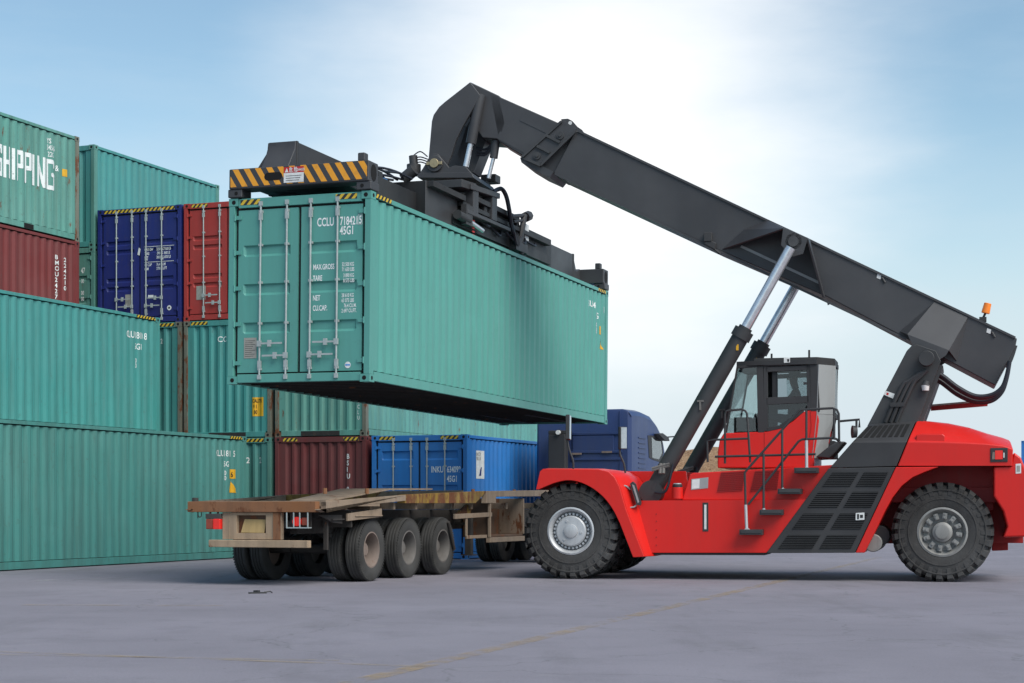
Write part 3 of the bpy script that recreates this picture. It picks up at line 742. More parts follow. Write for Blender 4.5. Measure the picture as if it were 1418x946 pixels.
# rear quarter: grey, set at an angle
zt2 = zb2-.004; z0 = L(1128, 634, tc)[1]
for sy in (-1, 1):
    m = MB().mat('grey_cab'); y0 = sy*.84; y1 = sy*.46
    m.plate([(xr+.01, y0, zt2), (xr+.27, y1, zt2), (xr+.25, y1, z0+.75), (xr-.02, y0, z0+.75)], .03)
    m.plate([(xr-.02, y0, z0+.748), (xr+.25, y1, z0+.748), (xr+.10, y1, z0), (xr-.10, y0, z0)], .03)
    m.build('rear_quarter_panel', cab)
m = MB().mat('blackp'); m.box((xr+.24, -.46, z0+.7), (xr+.28, .46, z0+.78)); m.box((xr+.02, -.46, z0), (xr+.27, .46, z0+.3)); 
m.prism(PL([(1136.5,518),(1139.5,521),(1139,534),(1135.5,541),(1137,528)], -.66), 1, -.68, -.665)
m.mat('red_dk').prism(PL([(1149,572),(1152,572),(1151,605),(1148,615),(1146,612)], -.47), 1, -.49, -.47)
m.build('rear_frame', cab)
g = MB().mat('glass_d'); g.box((xr+.255, -.44, z0+.80), (xr+.262, .44, zt2)); g.build('rear_window', cab)
m = MB().mat('seat')
sx_, sz = L(1105, 590, 0)
m.box((sx_-.30, -.28, z0+.25), (sx_+.20, .28, z0+.62)); m.prism([(sx_+.10, z0+.55), (sx_+.32, z0+.55), (sx_+.42, z0+1.32), (sx_+.30, z0+1.34)], 1, -.26, .26); m.prism([(sx_+.30, z0+1.36), (sx_+.40, z0+1.36), (sx_+.44, z0+1.58), (sx_+.34, z0+1.58)], 1, -.14, .14)
m.build('seat', cab, .04)
m = MB().mat('seat'); st = L3(1050, 574, 0)
m.cyl((st.x-.25, 0, z0+.2), (st.x, 0, st.z), .06); 
ring = [Vector((st.x+.03+.10*math.sin(a)*.6, .21*math.cos(a), st.z+.02+.19*math.sin(a)*.45)) for a in [2*math.pi*i/24 for i in range(25)]]
m.tube(ring, .016, 8); m.box((xf-.10, -.55, z0+.2), (xf+.20, .6, z0+.72)); m.build('steering_column', cab, .01)
m = MB().mat('frame'); m.prism(PL([(1069.5,513),(1077,512.5),(1077,552),(1069.5,552.5)], tc+.06), 1, tc+.05, tc+.075); m.build('sliding_window_frame', cab)
for o_ in list(bpy.data.objects):
    pass
# rails round the cab
def rail(pts, t, r=.022, smooth_=True, mat_='blackp'):
    m = MB().mat(mat_); m.tube(bez([L3(u, v, t) for u, v in pts], 4) if smooth_ else [L3(u, v, t) for u, v in pts], r, 8); return m
def hr(*paths):
    m = MB().mat('blackp')
    for pts, t in paths:
        m.tube([L3(u, v, t) for u, v in pts], .020, 8)
    return m.build('handrail', rs)
TR = -1.92
hr(([(1032.5,700),(1031.3,655),(1034,651),(1105,570.5),(1109,567.5),(1153,565.3),(1159,567.5),(1161.5,573),(1162,610)], TR), ([(1057.4,705),(1057.4,628)], TR), ([(1083.2,676),(1083.2,595)], TR), ([(1116.7,610),(1116.7,567)], TR), ([(1155.2,566),(1155.2,608)], TR))
hr(([(1036,699),(1106,611),(1111,608.5),(1150,606.5),(1158,608),(1164,613)], TR+.02))
hr(([(1004,642),(1004,574),(1006,569.5),(1010,568.5),(1027,567),(1032,569),(1034.5,573),(1039,640.5)], -1.5), ([(980,640),(979.5,611),(988,609.2),(1036.5,607.3)], -1.5), ([(990,632.5),(1129.5,629)], -1.52))
for a, b in (((1032.5,699),(1034,735)), ((1057.4,704),(1058,709)), ((1083.2,676),(1084.5,680)), ((1116.7,610),(1117,650.5))):
    m = MB().mat('rim'); m.tube([L3(*a, TR), L3(*b, TR)], .026, 8); p = L3(*b, TR-.05); m.cyl(p, p+Vector((0,.12,0)), .045, n=10); m.build('rail_foot', rs)
m = MB().mat('blackp'); m.tube([L3(1162,583.5,-1.7), L3(1190,581,-1.7), L3(1190,592,-1.7)], .02, 6); m.tube([L3(1186,581.5,-1.7), L3(1186,592,-1.7)], .02, 6)
p = L3(1182.5, 598, -1.7); m.cyl(p+Vector((-.03,-.0,0)), p+Vector((.04,.02,0)), .105, .095, 24); m.build('rear_mirror', rs)
m = MB().mat('black'); m.prism(PL([(1130,634),(1146,621),(1160,612),(1172,612),(1160,626),(1150,636)], -1.0), 1, -1.2, -.6); m.build('intake_duct', rs, .03)

# --- rear hoods built as lofted strips (near edge, shoulder, crown, mirrored)
def loft(name, cols, mat_, th=None, bev=.015):
    """cols: (u_bottom, v_bottom, u_shoulder, v_shoulder, u_top, v_top) at depths -1.72, -1.72, -1.15"""
    m = MB().mat(mat_); rows = []
    for ub, vb, us, vs_, ut, vt in cols:
        b, s_, t = L(ub, vb, -1.72), L(us, vs_, -1.72), L(ut, vt, -1.15)
        sm = ((s_[0]*.86+t[0]*.14), s_[1]+(t[1]-s_[1])*.16); 
        rows.append([(b[0], -1.72, b[1]), (s_[0], -1.72, s_[1]), (sm[0], -1.665, sm[1]), (t[0], -1.15, t[1]), (t[0], -.5, t[1]+.05), (t[0], .5, t[1]+.05), (t[0], 1.15, t[1]), (sm[0], 1.665, sm[1]), (s_[0], 1.72, s_[1]), (b[0], 1.72, b[1])])
    m.grid(rows); k = len(rows[0])
    n0 = 0; n1 = (len(rows)-1)*k
    m.f.append(list(range(k))); m.mi.append(m.cur); m.f.append(list(range(n1, n1+k))); m.mi.append(m.cur)
    return m.build(name, rs, bev)
loft('red_hood', [(1243,645,1256.5,612,1269,584), (1262,645,1275,612,1287,585.2), (1299,645,1305,612.5,1313,588), (1335,645,1338,613.5,1342,594), (1365,645,1367,615,1368,602.5), (1388,645,1390,617.5,1390,608.5), (1402,645,1403,622,1400,612.5)], 'red', bev=.02)
hb = loft('black_hood', [(1149.5,647.5,1180.5,612.5,1203.5,588), (1180,646.9,1206,612.3,1226,586.8), (1241.5,645.3,1255.5,612,1267.5,584.2)], 'blackp')
hcols = [(1149.5,647.5,1180.5,612.5,1203.5,588), (1180,646.9,1206,612.3,1226,586.8), (1241.5,645.3,1255.5,612,1267.5,584.2)]
m = MB().mat('hole_shade')  # slots are raised dark bars, the shade inside them put into colour
for i in range(8):
    a = .07 + .80*i/7.0; us = 1180.5 + 75*a; ut = 1203.5 + 64*a; vt = 588-3.8*a
    s_ = Vector(L3(us, 612.3, -1.72)); t_ = Vector(L3(ut, vt, -1.15))
    sm = Vector((s_.x*.86+t_.x*.14, -1.665, s_.z+(t_.z-s_.z)*.16))
    P0 = sm.lerp(t_, .10); P1 = sm.lerp(t_, .86); d = t_-sm
    n_ = Vector((1,0,0)).cross(d).normalized(); n_ = n_ if n_.y < 0 else -n_
    w_ = Vector((.030, 0, 0)); c = n_*.008
    m.plate([P0-w_+c, P0+w_+c, P1+w_+c, P1-w_+c], .03)
m.build('louvre_slot_shade', rs)
m = MB().mat('red'); m.prism(PL([(1269,602.5),(1275,601),(1305,601),(1309,604),(1309,613),(1268,613)], -1.62), 1, -1.70, -1.5); m.build('access_hatch', rs, .02)
# black grille panel with two by four louvred fields
gp = PL([(1061,766),(1147.5,648.6),(1240,646.8),(1184,765.6)], -1.765)
m = MB().mat('blackp'); m.prism(gp, 1, -1.765, -.9); gpan = m.build('grille_panel', rs, .01)
rows_ = [(654,674),(681,703),(711,733),(741,760)]
def xl(v): return 1061 + (766-v)/(766-648.6)*(1147.5-1061)
def xr_(v): return 1184 + (765.6-v)/(765.6-646.8)*(1240-1184)
for v0, v1 in rows_:
    for f0, f1 in ((.10, .49), (.57, .93)):
        q = [(xl(v0)+(xr_(v0)-xl(v0))*f0, v0), (xl(v0)+(xr_(v0)-xl(v0))*f1, v0), (xl(v1)+(xr_(v1)-xl(v1))*f1, v1), (xl(v1)+(xr_(v1)-xl(v1))*f0, v1)]
        m = MB().mat('hole_shade'); qq = PL(q, -1.766); m.prism(qq, 1, -1.768, -1.7655); m.mat('black')  # black backing sheet painted as the shade behind the slats
        for i in range(8):
            a, b = (i+.2)/8, (i+.72)/8
            m.mat('frame').prism([lp(qq[0], qq[3], a), lp(qq[1], qq[2], a), lp(qq[1], qq[2], b), lp(qq[0], qq[3], b)], 1, -1.780, -1.7685)
        m.build('louvre', gpan)
m = MB().mat('white_s').prism(PL([(1185,710.5),(1197,709.8),(1197,719.8),(1185,720.5)], -1.785), 1, -1.79, -1.782); m.mat('black_s').prism(PL([(1187,712),(1189.5,712),(1189.5,719),(1187,719)], -1.79), 1, -1.7935, -1.7905).prism(PL([(1191,713),(1195,712.8),(1195,717),(1191,717.3)], -1.79), 1, -1.7935, -1.7905); m.build('warning_sticker', rs)
m = MB().mat('red'); m.prism(PL([(1240.6,646.8),(1299.7,646.5),(1280,654),(1264,661),(1249,672.5),(1236,689),(1226,707),(1214,732),(1197,765.6),(1184.6,765.6)], -1.78), 1, -1.78, -.95); m.build('rear_fender', rs, .012)
# counterweight
m = MB().mat('red'); m.prism(PL([(1376,646),(1376,687),(1389,708),(1394.5,729),(1389,744.5),(1421,743.5),(1424,700),(1422,655),(1414,634),(1404,626),(1400,645)], -1.68), 1, -1.68, 1.68)
cw = m.build('counterweight', rs, .035)
m = MB().mat('red_dk'); m.prism(PL([(1246,640),(1376,640),(1376,706),(1352,712),(1330,705),(1290,700),(1246,705)], -.98), 1, -.98, .98); m.prism(PL([(1374,749.5),(1396,748.5),(1396,762),(1374,763)], -.3), 1, -.3, .3); m.build('rear_chassis', rs, .01)  # darker red holds the shade inside the wheel arch
m = MB().mat('blackp'); m.prism(PL([(1371.5,620.5),(1395.5,620.2),(1395.5,639.5),(1371.5,640)], -1.72), 1, -1.735, -1.70); tl = m.build('tail_lamp', rs, .006)
m = MB().mat('lamp_r'); m.prism(PL([(1378,624),(1388.5,623.8),(1388.5,636),(1378,636.3)], -1.74), 1, -1.745, -1.736).mat('rim_t').prism(PL([(1374.5,626),(1377.5,626),(1377.5,636),(1373.5,636.3)], -1.74), 1, -1.743, -1.736).mat('lamp_w').prism(PL([(1389.5,627),(1391,627),(1391,634),(1389.5,634)], -1.74), 1, -1.743, -1.736); m.build('lens', tl)
m = MB().mat('white_s').prism(PL([(1406.5,642.5),(1414,642),(1414,655.5),(1406.5,656)], -1.68), 1, -1.685, -1.6805); m.mat('grey_plate').prism(PL([(1408,645),(1412.5,644.8),(1412.5,653),(1408,653.3)], -1.68), 1, -1.688, -1.6855); m.build('warning_sticker', rs)
m = MB().mat('rim_r'); p = L3(1209, 752, -1.5); m.cyl(p, p+Vector((0, 1.6, 0)), .15, n=24); m.mat('blackp').cyl(p+Vector((.10, .15, .12)), p+Vector((.10, 1.2, .12)), .17, n=20); m.build('air_tank', rs, .02)

# --- boom (tube sections lie along the machine's centre line)
def btube(poly, t, mat_, name, bev=.02, parent=rs):
    m = MB().mat(mat_); m.prism(PL(poly, -t), 1, -t, t); return m.build(name, parent, bev)
boom = btube([(797,180),(1120,330),(1298,416.5),(1408.5,468.5),(1406,481),(1378,534),(1257,470),(1146,411.5),(994,346),(766,240)], .50, 'boom', 'boom')
inb = btube([(677,127.5),(800,182),(775,246),(690,195.5)], .42, 'boom', 'inner_boom')
m = MB().mat('boom')   # wear pads and welds on the inner boom
for a, b in (((722,162),(795,197)), ((690,186.5),(758,223))):
    bar(m, a, b, .07, -.428, -.40)
m.build('boom_slide_strip', inb)
# collar
m = MB().mat('boom')
m.prism(PL([(770,176.5),(778,165.5),(798,178.5),(795,185),(745,229),(720,219)], -.56), 1, -.56, .56)
m.prism(PL([(720,218),(722,225),(741,236.5),(761,245.5),(767,238),(745,227)], -.54), 1, -.54, .54)
m.mat('black')
for a, b in (((777,168),(723,217)), ((797,181),(748,229)), ((757,188),(775,197)), ((743,202),(761,211)), ((730,221),(748,229))): bar(m, a, b, .022, -.60, -.561)
for u, v in ((776,188),(744,216)):
    p = L3(u, v, -.56); m.cyl(p, p+Vector((0,-.03,0)), .07, n=12); m.cyl(p+Vector((0,-.03,0)), p+Vector((0,-.05,0)), .03, n=8)
m.mat('boom').prism(PL([(777,165.5),(787,164.8),(793,168),(800,176),(806,180),(811,187),(797,181)], -.30), 1, -.33, -.27)
m.mat('white_s'); p = L3(789.5, 170.5, -.33); m.cyl(p, p+Vector((0,-.004,0)), .035, n=12)
m.build('boom_collar', boom, .006)
# edge flanges of the boom
m = MB().mat('boom')
for a, b in (((800,181),(1406,467.5)), ((768,240.5),(1255,469.5)), ): bar(m, a, b, .018, -.525, -.501)
m.build('boom_flange', boom)
m = MB().mat('grey_cab'); bar(m, (1026,341), (1134,391.5), .022, -.512, -.50); m.build('boom_pale_strip', boom)  # pale grey strip along the boom side
# cylinder bracket: hollow tent of plates on either side of the boom
for sy in (1, -1):
    m = MB().mat('boom')
    def Q(u, v, t): p = L3(u, v, t); return Vector((p.x, p.y*sy if sy < 0 else p.y, p.z))
    f0, f1, f2 = Q(1000,345,-.505), Q(1030,318,-.505), Q(1062,305,-.505)
    g2 = Q(1085,316,-1.20); g3 = Q(1119,330,-1.20); r1, r0 = Q(1122,332,-.505), Q(1143,412,-.505)
    fl = MB().mat('boom')
    def tri(*p): m.plate(p if sy > 0 else p[::-1], .03)
    tri(f0, g2, f1); tri(f1, g2, f2); tri(f2, g2, g3); tri(f2, g3, r1); 
    tri(g3, Q(1141,411,-.62), r0, r1)
    m.plate([Q(1085,316,-1.2), Q(1119,330,-1.2), Q(1112,352,-1.2), Q(1098,356,-1.2), Q(1082,340,-1.2)], .05)
    m.mat('black'); c = Q(1099, 335, -1.2); m.cyl(c-Vector((0,.05*sy,0)), c+Vector((0,.10*sy,0)), .14, n=20); m.cyl(c-Vector((0,.07*sy,0)), c, .09, n=16)
    m.build('cylinder_bracket', boom)
# rear pivot cheeks
for sy in (1, -1):
    m = MB().mat('boom')
    a0, a1 = Q(1256.5,463,-.72), Q(1314,485,-.72); b0, b1, b2, b3 = Q(1294,418,-.505), Q(1341,438,-.505), Q(1325,500,-.505), Q(1246,459,-.505)
    th = .03
    def pl_(*p): m.plate(p if sy > 0 else p[::-1], th)
    pl_(b3, a0, b0); pl_(a0, a1, b1, b0); pl_(a1, b2, b1)
    m.prism([(p.x, p.z) for p in (a0, a1, L3(1310,492,-.72), L3(1290,505,-.72), L3(1268,486,-.72))], 1, -.72*sy, -.66*sy)
    m.build('pivot_cheek', boom)
m = MB().mat('blackp'); p = L3(981, 329, -.52); m.box(p+Vector((-.07,-.10,-.08)), p+Vector((.07,.02,.08))); m.prism(PL([(977,330),(992,337),(990,346),(975,338)], -.56), 1, -.60, -.52); m.tube([L3(985,342,-.55), L3(998,352,-.55)], .02, 6); m.build('work_lamp', boom, .01)
for u, v in ((1217.5,382.5),(1369.5,458)):
    m = MB().mat('white_s').prism(PL([(u-2.5,v-3.5),(u+3,v-1.5),(u+2,v+4.5),(u-3.5,v+2.5)], -.5), 1, -.506, -.501); m.mat('black').tube([L3(u+4, v+2, -.51), L3(u+8, v+9, -.51)], .02, 6); m.build('sticker', boom)
m = MB().mat('blackp'); p = L3(1361, 441, 0); q = L3(1364.5, 434, 0); m.cyl(p, q, .02, n=8); m.box(p+Vector((-.06,-.06,-.06)), p+Vector((.06,.06,.02))); bc = m.build('beacon', boom)
m = MB().mat('lamp_o'); m.cyl(q, L3(1368, 420, 0), .072, .062, 16); m.build('beacon_lens', bc, .01)
m = MB().mat('black'); m.prism(PL([(1403,478),(1409,479),(1405,492),(1399,505),(1394,503)], -.45), 1, -.48, .48); m.build('boom_end_plate', boom)
# boom head: goose neck box between two cheek plates
hd = btube([(651,113.5),(692,133),(700,170),(693,193),(668,191),(655,172),(640,140)], .42, 'boom', 'boom_head')
ck = [(593.5,217),(597.8,168),(600.3,159),(608,148),(616,141),(651,113.6),(665,132),(654,152),(641,174.5),(631,195),(626,212),(640,226),(652,239),(590,238)]
for sy in (1, -1):
    m = MB().mat('boom'); po = PL(ck[:11] + [(618,232),(602,238),(592,232)], -.60); m.prism(po, 1, -.60*sy, -.52*sy)
    m.prism(PL([(651,114),(664,132),(640,172),(612,150)], -.52), 1, -.52*sy, -.40*sy)
    c = L3(602, 227, -.60); c.y *= sy
    m.cyl(c, c+Vector((0,-.04*sy,0)), .14, n=24); m.mat('brass').cyl(c+Vector((0,-.04*sy,0)), c+Vector((0,-.075*sy,0)), .075, n=20)
    m.build('head_cheek', hd, .01)
m = MB().mat('boom'); m.prism(PL([(640,172),(664,133),(668,190),(650,235),(636,238),(628,210)], -.36), 1, -.10, .40); m.build('head_web', hd)
def ram(a, b, c, t, r0, r1, parent=rs, name='tilt_cylinder'):
    m = MB().mat('boom'); m.cyl(L3(*a, t), L3(*b, t), r0, n=16); o = m.build(name, parent); m = MB().mat('chrome'); m.cyl(L3(*b, t), L3(*c, t), r1, n=14); m.build('rod', o); return o
ram((665,131),(652,199),(645,231), -.50, .095, .05); ram((687,195),(683.5,219),(676.5,247), -.30, .075, .035); ram((670,150),(658,205),(652,236), .45, .095, .05)
m = MB().mat('hose')
for d in (0, 5, 9): m.tube(bez([L3(660,205+d,-.2), L3(672,207+d*.8,-.22), L3(682,199+d*.5,-.24), L3(689,190+d*.2,-.2)]), .022, 6)
m.build('hose', hd)
# lift cylinders
for sy in (-1, 1):
    A, B_, C_ = L3(905,678,-1.38), L3(1031,457,-1.38), L3(1095,343,-1.38)
    for p in (A, B_, C_): p.y *= -sy
    d = (B_-A).normalized()
    m = MB().mat('black'); m.cyl(A, B_, .145, n=28); m.cyl(B_-d*.16, B_, .172, n=28); m.cyl(B_, B_+d*.05, .12, n=20); m.cyl(A-d*.05+Vector((0,-.14,0)), A-d*.05+Vector((0,.14,0)), .20, n=24)
    m.mat('rim_d')
    for k in (.42, .6): 
        p = A + d*.25 + Vector((0, -.13, 0)); m.tube([p+Vector((-.12,-.06,.02+k*.2)), p+Vector((.18,-.06,.1+k*.2))], .022, 6); m.cyl(p+Vector((k*.3-.1,-.09,.05)), p+Vector((k*.3-.1,-.02,.22)), .03, n=8)
    p = A + d*1.65 + Vector((0,-.14,0)); m.box(p-Vector((.015,.03,.09)), p+Vector((.015,.02,.07))); m.box(p+Vector((-.05,-.03,.05)), p+Vector((.06,.02,.08)))
    m.mat('hose'); m.tube(bez([A+Vector((.05,-.18,-.05)), A+Vector((.25,-.22,-.02)), A+d*.5+Vector((.12,-.18,0))]), .022, 6)
    m.mat('yellow_s'); p = B_-d*.35+Vector((.07,-.13,0)); m.box(p-Vector((.02,.01,.05)), p+Vector((.02,.005,.05)))
    o = m.build('lift_cylinder', rs); m = MB().mat('chrome'); m.cyl(B_, C_, .088, n=24); m.build('rod', o)
# tower
tw = [(1201,590),(1255.5,486),(1262,479),(1270,477),(1296,486),(1303,500),(1271,586)]
for sy in (1, -1):
    m = MB().mat('black'); m.prism(PL(tw, -.84), 1, -.84*sy, -.76*sy)
    c = L3(1283, 497, -.9); c.y *= sy; m.cyl(c, c+Vector((0,-.12*sy,0)), .13, n=24)
    m.build('boom_tower', rs, .012)
m = MB().mat('black'); m.prism(PL([(1201,590),(1240,516),(1246,520),(1212,590)], -.78), 1, -.777, .777); m.prism(PL([(1268,584),(1299,505),(1306,506),(1278,584)], -.78), 1, -.777, .777); m.build('tower_plate', rs)
m = MB().mat('blackp')
for d in (0, 7.5, 15): m.tube(bez([L3(1226+d,585,-.90), L3(1236+d,562-d*.1,-.90), L3(1250+d,534-d*.2,-.90), L3(1258+d,528-d*.35,-.90), L3(1276+d*.5,516-d*.25,-.90)]), .038, 8)
m.box(L3(1233,562,-.90)+Vector((0,-.05,-.02)), L3(1252,560,-.90)+Vector((0,.03,.03)))
m.build('hydraulic_pipe', rs)
m = MB().mat('white_s'); m.prism(PL([(1226,541),(1239,545.5),(1236.5,552),(1223.5,546.5)], -.87), 1, -.868, -.8605).mat('red_w').prism(PL([(1228,543.5),(1231,544.5),(1230,547.5),(1227,546.5)], -.87), 1, -.870, -.8685); m.build('warning_sticker', rs)
m = MB().mat('blackp'); p = L3(1281.5, 536, -.92); m.cyl(p+Vector((0,0,.03)), p+Vector((.02,0,.10)), .07, .05, 14); m.mat('lamp_w').cyl(p+Vector((0,0,-.06)), p+Vector((0,0,.03)), .055, .068, 14); m.build('rear_lamp', rs)
m = MB().mat('hose')
for i, (dv, t) in enumerate(((0, -.7), (3, -.62), (8, -.5), (11, -.4))):
    m.tube(bez([L3(1266,524-dv*.4,t), L3(1285,515+dv*.6,t), L3(1303,519+dv,t), L3(1326,536+dv,t), L3(1350,548+dv*.8,t), L3(1372,547+dv*.8,t), L3(1387,537+dv*.6,t), L3(1394,520+dv*.4,t), L3(1398,500+dv*.2,t)], 8), .034, 8)
m.build('boom_hose', rs)
m = MB().mat('red_dk'); m.prism(PL([(1289,563),(1368,556),(1367.5,562.5),(1289,569)], .9), 1, .88, .93); m.mat('rim_r').prism(PL([(1290,560.5),(1367,553.8),(1368,556),(1290,563)], .9), 1, .82, .93); m.build('service_rail', rs)
# front mirrors on the fender, side lamp
m = MB().mat('blackp'); m.tube(bez([L3(794,650,-1.9), L3(793.5,638,-1.9), L3(788,622,-1.9), L3(785,605,-1.9)]), .02, 6)
p = L3(787, 592, -1.9); M_ = Matrix.Translation(p) @ Matrix.Rotation(R(96), 4, 'Z') @ Matrix.Rotation(R(4), 4, 'Y'); 
m.box((-.10, -.03, -.21), (.10, .035, .21), M_); fm = m.build('front_mirror', rs, .02); m = MB().mat('mirror'); m.box((-.085, -.038, -.20), (.085, -.0305, .20), M_); m.build('mirror_glass', fm)
m = MB().mat('blackp'); m.tube(bez([L3(866,655,-1.5), L3(864,642,-1.5), L3(858.5,628,-1.5), L3(859,615,-1.5)]), .02, 6)
p = L3(863, 606.5, -1.5); M_ = Matrix.Translation(p) @ Matrix.Rotation(R(28), 4, 'Z'); m.box((-.07, -.02, -.19), (.06, .07, .19), M_); fm = m.build('front_mirror', rs, .02); m = MB().mat('mirror'); m.box((-.045, -.03, -.18), (.055, -.0205, .18), M_); m.build('mirror_glass', fm)
m = MB().mat('blackp'); m.prism(PL([(873,670),(876.5,667),(880,670),(888,696),(887,700),(882,699)], -1.85), 1, -1.90, -1.80); m.mat('grey_cab').prism(PL([(876,671),(879,672),(886,695),(884,697)], -1.85), 1, -1.906, -1.9005); m.tube(bez([L3(857,674,-1.9), L3(866,673,-1.88), L3(873,678,-1.85)]), .014, 6); m.tube(bez([L3(869,703,-1.9), L3(878,702,-1.88), L3(883,697,-1.85)]), .014, 6); m.build('side_lamp', rs)
# ------------------------------------------------------------------ spreader (in the frame of the container it holds)
sp = empty('spreader', MR.inverted() @ ML, rs)
T = HC
def S3(u, v, x): return loc(ML, u, v, 0, x)
# end beams
for y0, y1, nm in ((-.05, .30, 'near'), (L40-.30, L40+.05, 'far')):
    near = nm == 'near'
    m = MB().mat('boom'); zb_, zt_ = T+.14, T+.455
    m.box((-1.20, y0, zb_), (1.20, y1, zt_))
    for sx in (-1, 1):
        m.box((sx*1.23, y0+.02, T+.012), (sx*.98, y0+.33 if near else y1-.02, T+.145))
        m.cyl((sx*1.10, (y0+y1)/2, T+.0), (sx*1.10, (y0+y1)/2, T+.05), .05, n=12)
        if sx > 0: m.box((.99, y0+.04, zt_), (1.11, y0+.18, zt_+.13))
    eb = m.build('end_beam', sp, .018)
    MB().mat('hole_shade').prism([((y0+y1)/2+.10*math.cos(a), T+.29+.13*math.sin(a)) for a in [2*math.pi*i/20 for i in range(20)]], 0, 1.2005, 1.204).build('lifting_hole_shade', eb)  # flat black disc painted as the shade of an opening
    if near:
        MB().mat('hole_shade').prism([(-.42+(.085 if math.cos(a) > 0 else -.085)+.07*math.cos(a), T+.30+.062*math.sin(a)) for a in [2*math.pi*(i+.5)/24 for i in range(24)]], 1, y0-.008, y0-.0055).build('lifting_hole_shade', eb)
    for sx in (-1, 1): MB().mat('hole_shade').cyl((sx*1.08, y0+.0195, T+.075), (sx*1.08, y0+.016, T+.075), .03, n=10).build('corner_hole_shade', eb)  # black discs, no bore cut; the shade is in the colour
    if near:
        m = MB().mat('hazard_big'); m.box((-1.17, y0-.005, zb_+.03), (1.17, y0-.0005, zt_-.012)); m.build('hazard_marking', eb)
        m = MB().mat('red_w'); m.box((-.235, y0-.011, T+.335), (.105, y0-.0065, T+.425)); m.mat('white_s'); m.box((-.235, y0-.011, T+.185), (.105, y0-.0065, T+.334))
        m.prism([(-.215, T+.345), (-.155, T+.345), (-.185, T+.41)], 1, y0-.014, y0-.0115); sg = m.build('warning_sign', eb)
        letter('lettering', sg, text_bm('危 险', .085, .75, .02), lambda a, b: (-.145+a, y0-.013, T+.35+b), 'white_s')
        letter('lettering', sg, text_bm('DANGER', .055, .58, .02), lambda a, b: (-.005+a, y0-.013, T+.358+b), 'white_s')
        m = MB().mat('black_s')
        for k_ in range(3): m.box((-.20, y0-.013, T+.215+k_*.035), (.03+k_*.02, y0-.0115, T+.222+k_*.035))
        m.build('sign_print', sg)
# telescopic beams
def tele(x0, x1, y0, y1, top, yend, s, name='telescopic_beam'):
    """beam with a flared end that drops onto the end beam; s=-1 near end"""
    m = MB().mat('boom'); m.box((x0, min(y0, y1), T+.13), (x1, max(y0, y1), T+top))
    e = yend
    m.prism([(y1, T+top), (y1+s*.06, T+top), (y1+s*.07, T+top-.12), (y1+s*.22, T+top-.33), (e, T+.47), (e, T+.14), (y1, T+.14)], 0, x0, x1)
    m.mat('black'); m.box((x0-.015, y1-.03, T+.13), (x1+.015, y1+.03, T+top+.012))
    return m.build(name, sp, .012)
tl_ = tele(-.84, -.36, 5.8, .62, .97, .28, -1)
m = MB().mat('boom'); m.prism([(-1.16, T+.41), (-1.09, T+.49), (-.875, T+.79), (-.855, T+.86), (-.845, T+.965), (-.70, T+.965), (-.70, T+.41)], 1, .555, .585); m.build('gusset', tl_)
tele(.22, .66, 5.8, L40-.75, .72, L40-.28, 1)
# main frame and cross structure
m = MB().mat('frame'); m.box((-.88, 2.85, T+.12), (.88, 9.35, T+.70)); m.mat('boom').box((.8805, 2.84, T+.125), (.895, 4.25, T+.70)); m.mat('frame'); m.box((.8805, 4.0, T+.16), (.93, 9.2, T+.34)); m.box((.8805, 4.3, T+.52), (.99, 9.0, T+.60)); m.box((.883, 2.9, T+.60), (1.02, 4.35, T+.70)); m.box((.883, 5.4, T+.36), (.96, 5.55, T+.70)); m.box((.883, 7.1, T+.36), (.96, 7.25, T+.70))  # grey side plate and blacker body put lit and shaded tones into paint
m.box((-.2, .9, T+.14), (.72, 2.86, T+.50)); m.box((-.65, .30, T+.14), (.72, .95, T+.42)); m.box((.20, .95, T+.50), (.66, 1.35, T+.62))
m.box((-.99, 4.3, T+.52), (-.8805, 9.0, T+.60))
mf = m.build('main_frame', sp, .012)
m = MB().mat('hose')
rnd = random.Random(4)
for i in range(9):
    a = Vector((rnd.uniform(-.5, .8), 1.0+rnd.random()*.7, T+.62)); b = Vector((rnd.uniform(-.6, .7), 2.9, T+.75))
    m.tube(bez([a, (a+b)/2+Vector((rnd.uniform(-.2,.2), 0, rnd.uniform(.0,.14))), b], 6), .022, 6)
for i in range(5):
    x = .90+rnd.random()*.08; y = 5.2+i*.62
    m.tube(bez([Vector((x, y, T+.42)), Vector((x+.10, y+.25, T+.26+rnd.random()*.1)), Vector((x, y+.55, T+.45))], 6), .024, 6)
m.build('hose', mf)
m = MB().mat('black')
for i in range(6): 
    x, y = rnd.uniform(-.4,.7), rnd.uniform(1.2, 2.7); m.box((x, y, T+.50), (x+.12, y+.16, T+.58+rnd.random()*.12))
m.mat('blue_v').box((.30, 2.15, T+.56), (.44, 2.3, T+.64)).mat('red_w').box((.5, 2.3, T+.51), (.62, 2.5, T+.54)).mat('white_s').box((.14, 2.1, T+.55), (.17, 2.13, T+.66)).box((.20, 2.1, T+.55), (.23, 2.13, T+.66))
m.build('valve_block', mf)
m = MB().mat('red_w')
for i in range(6):
    p = S3(655.5, 306+i*5, 1.0); m.box(p-Vector((.006,.05,.014)), p+Vector((.006,.05,.014)))
m.build('height_marking', mf)
# side shift cylinder with chrome rod
m = MB().mat('black'); a, b = S3(648, 305, 1.02), S3(653, 313, 1.02); m.cyl(a+Vector((0,-.5,.02)), a, .08, n=14); m.box(a+Vector((-.05,-.2,-.1)), a+Vector((.05,.1,.25))); c_ = m.build('shift_cylinder', mf)
m = MB().mat('chrome'); m.cyl(a, S3(668, 319.5, 1.02), .042, n=12); m.build('rod', c_)
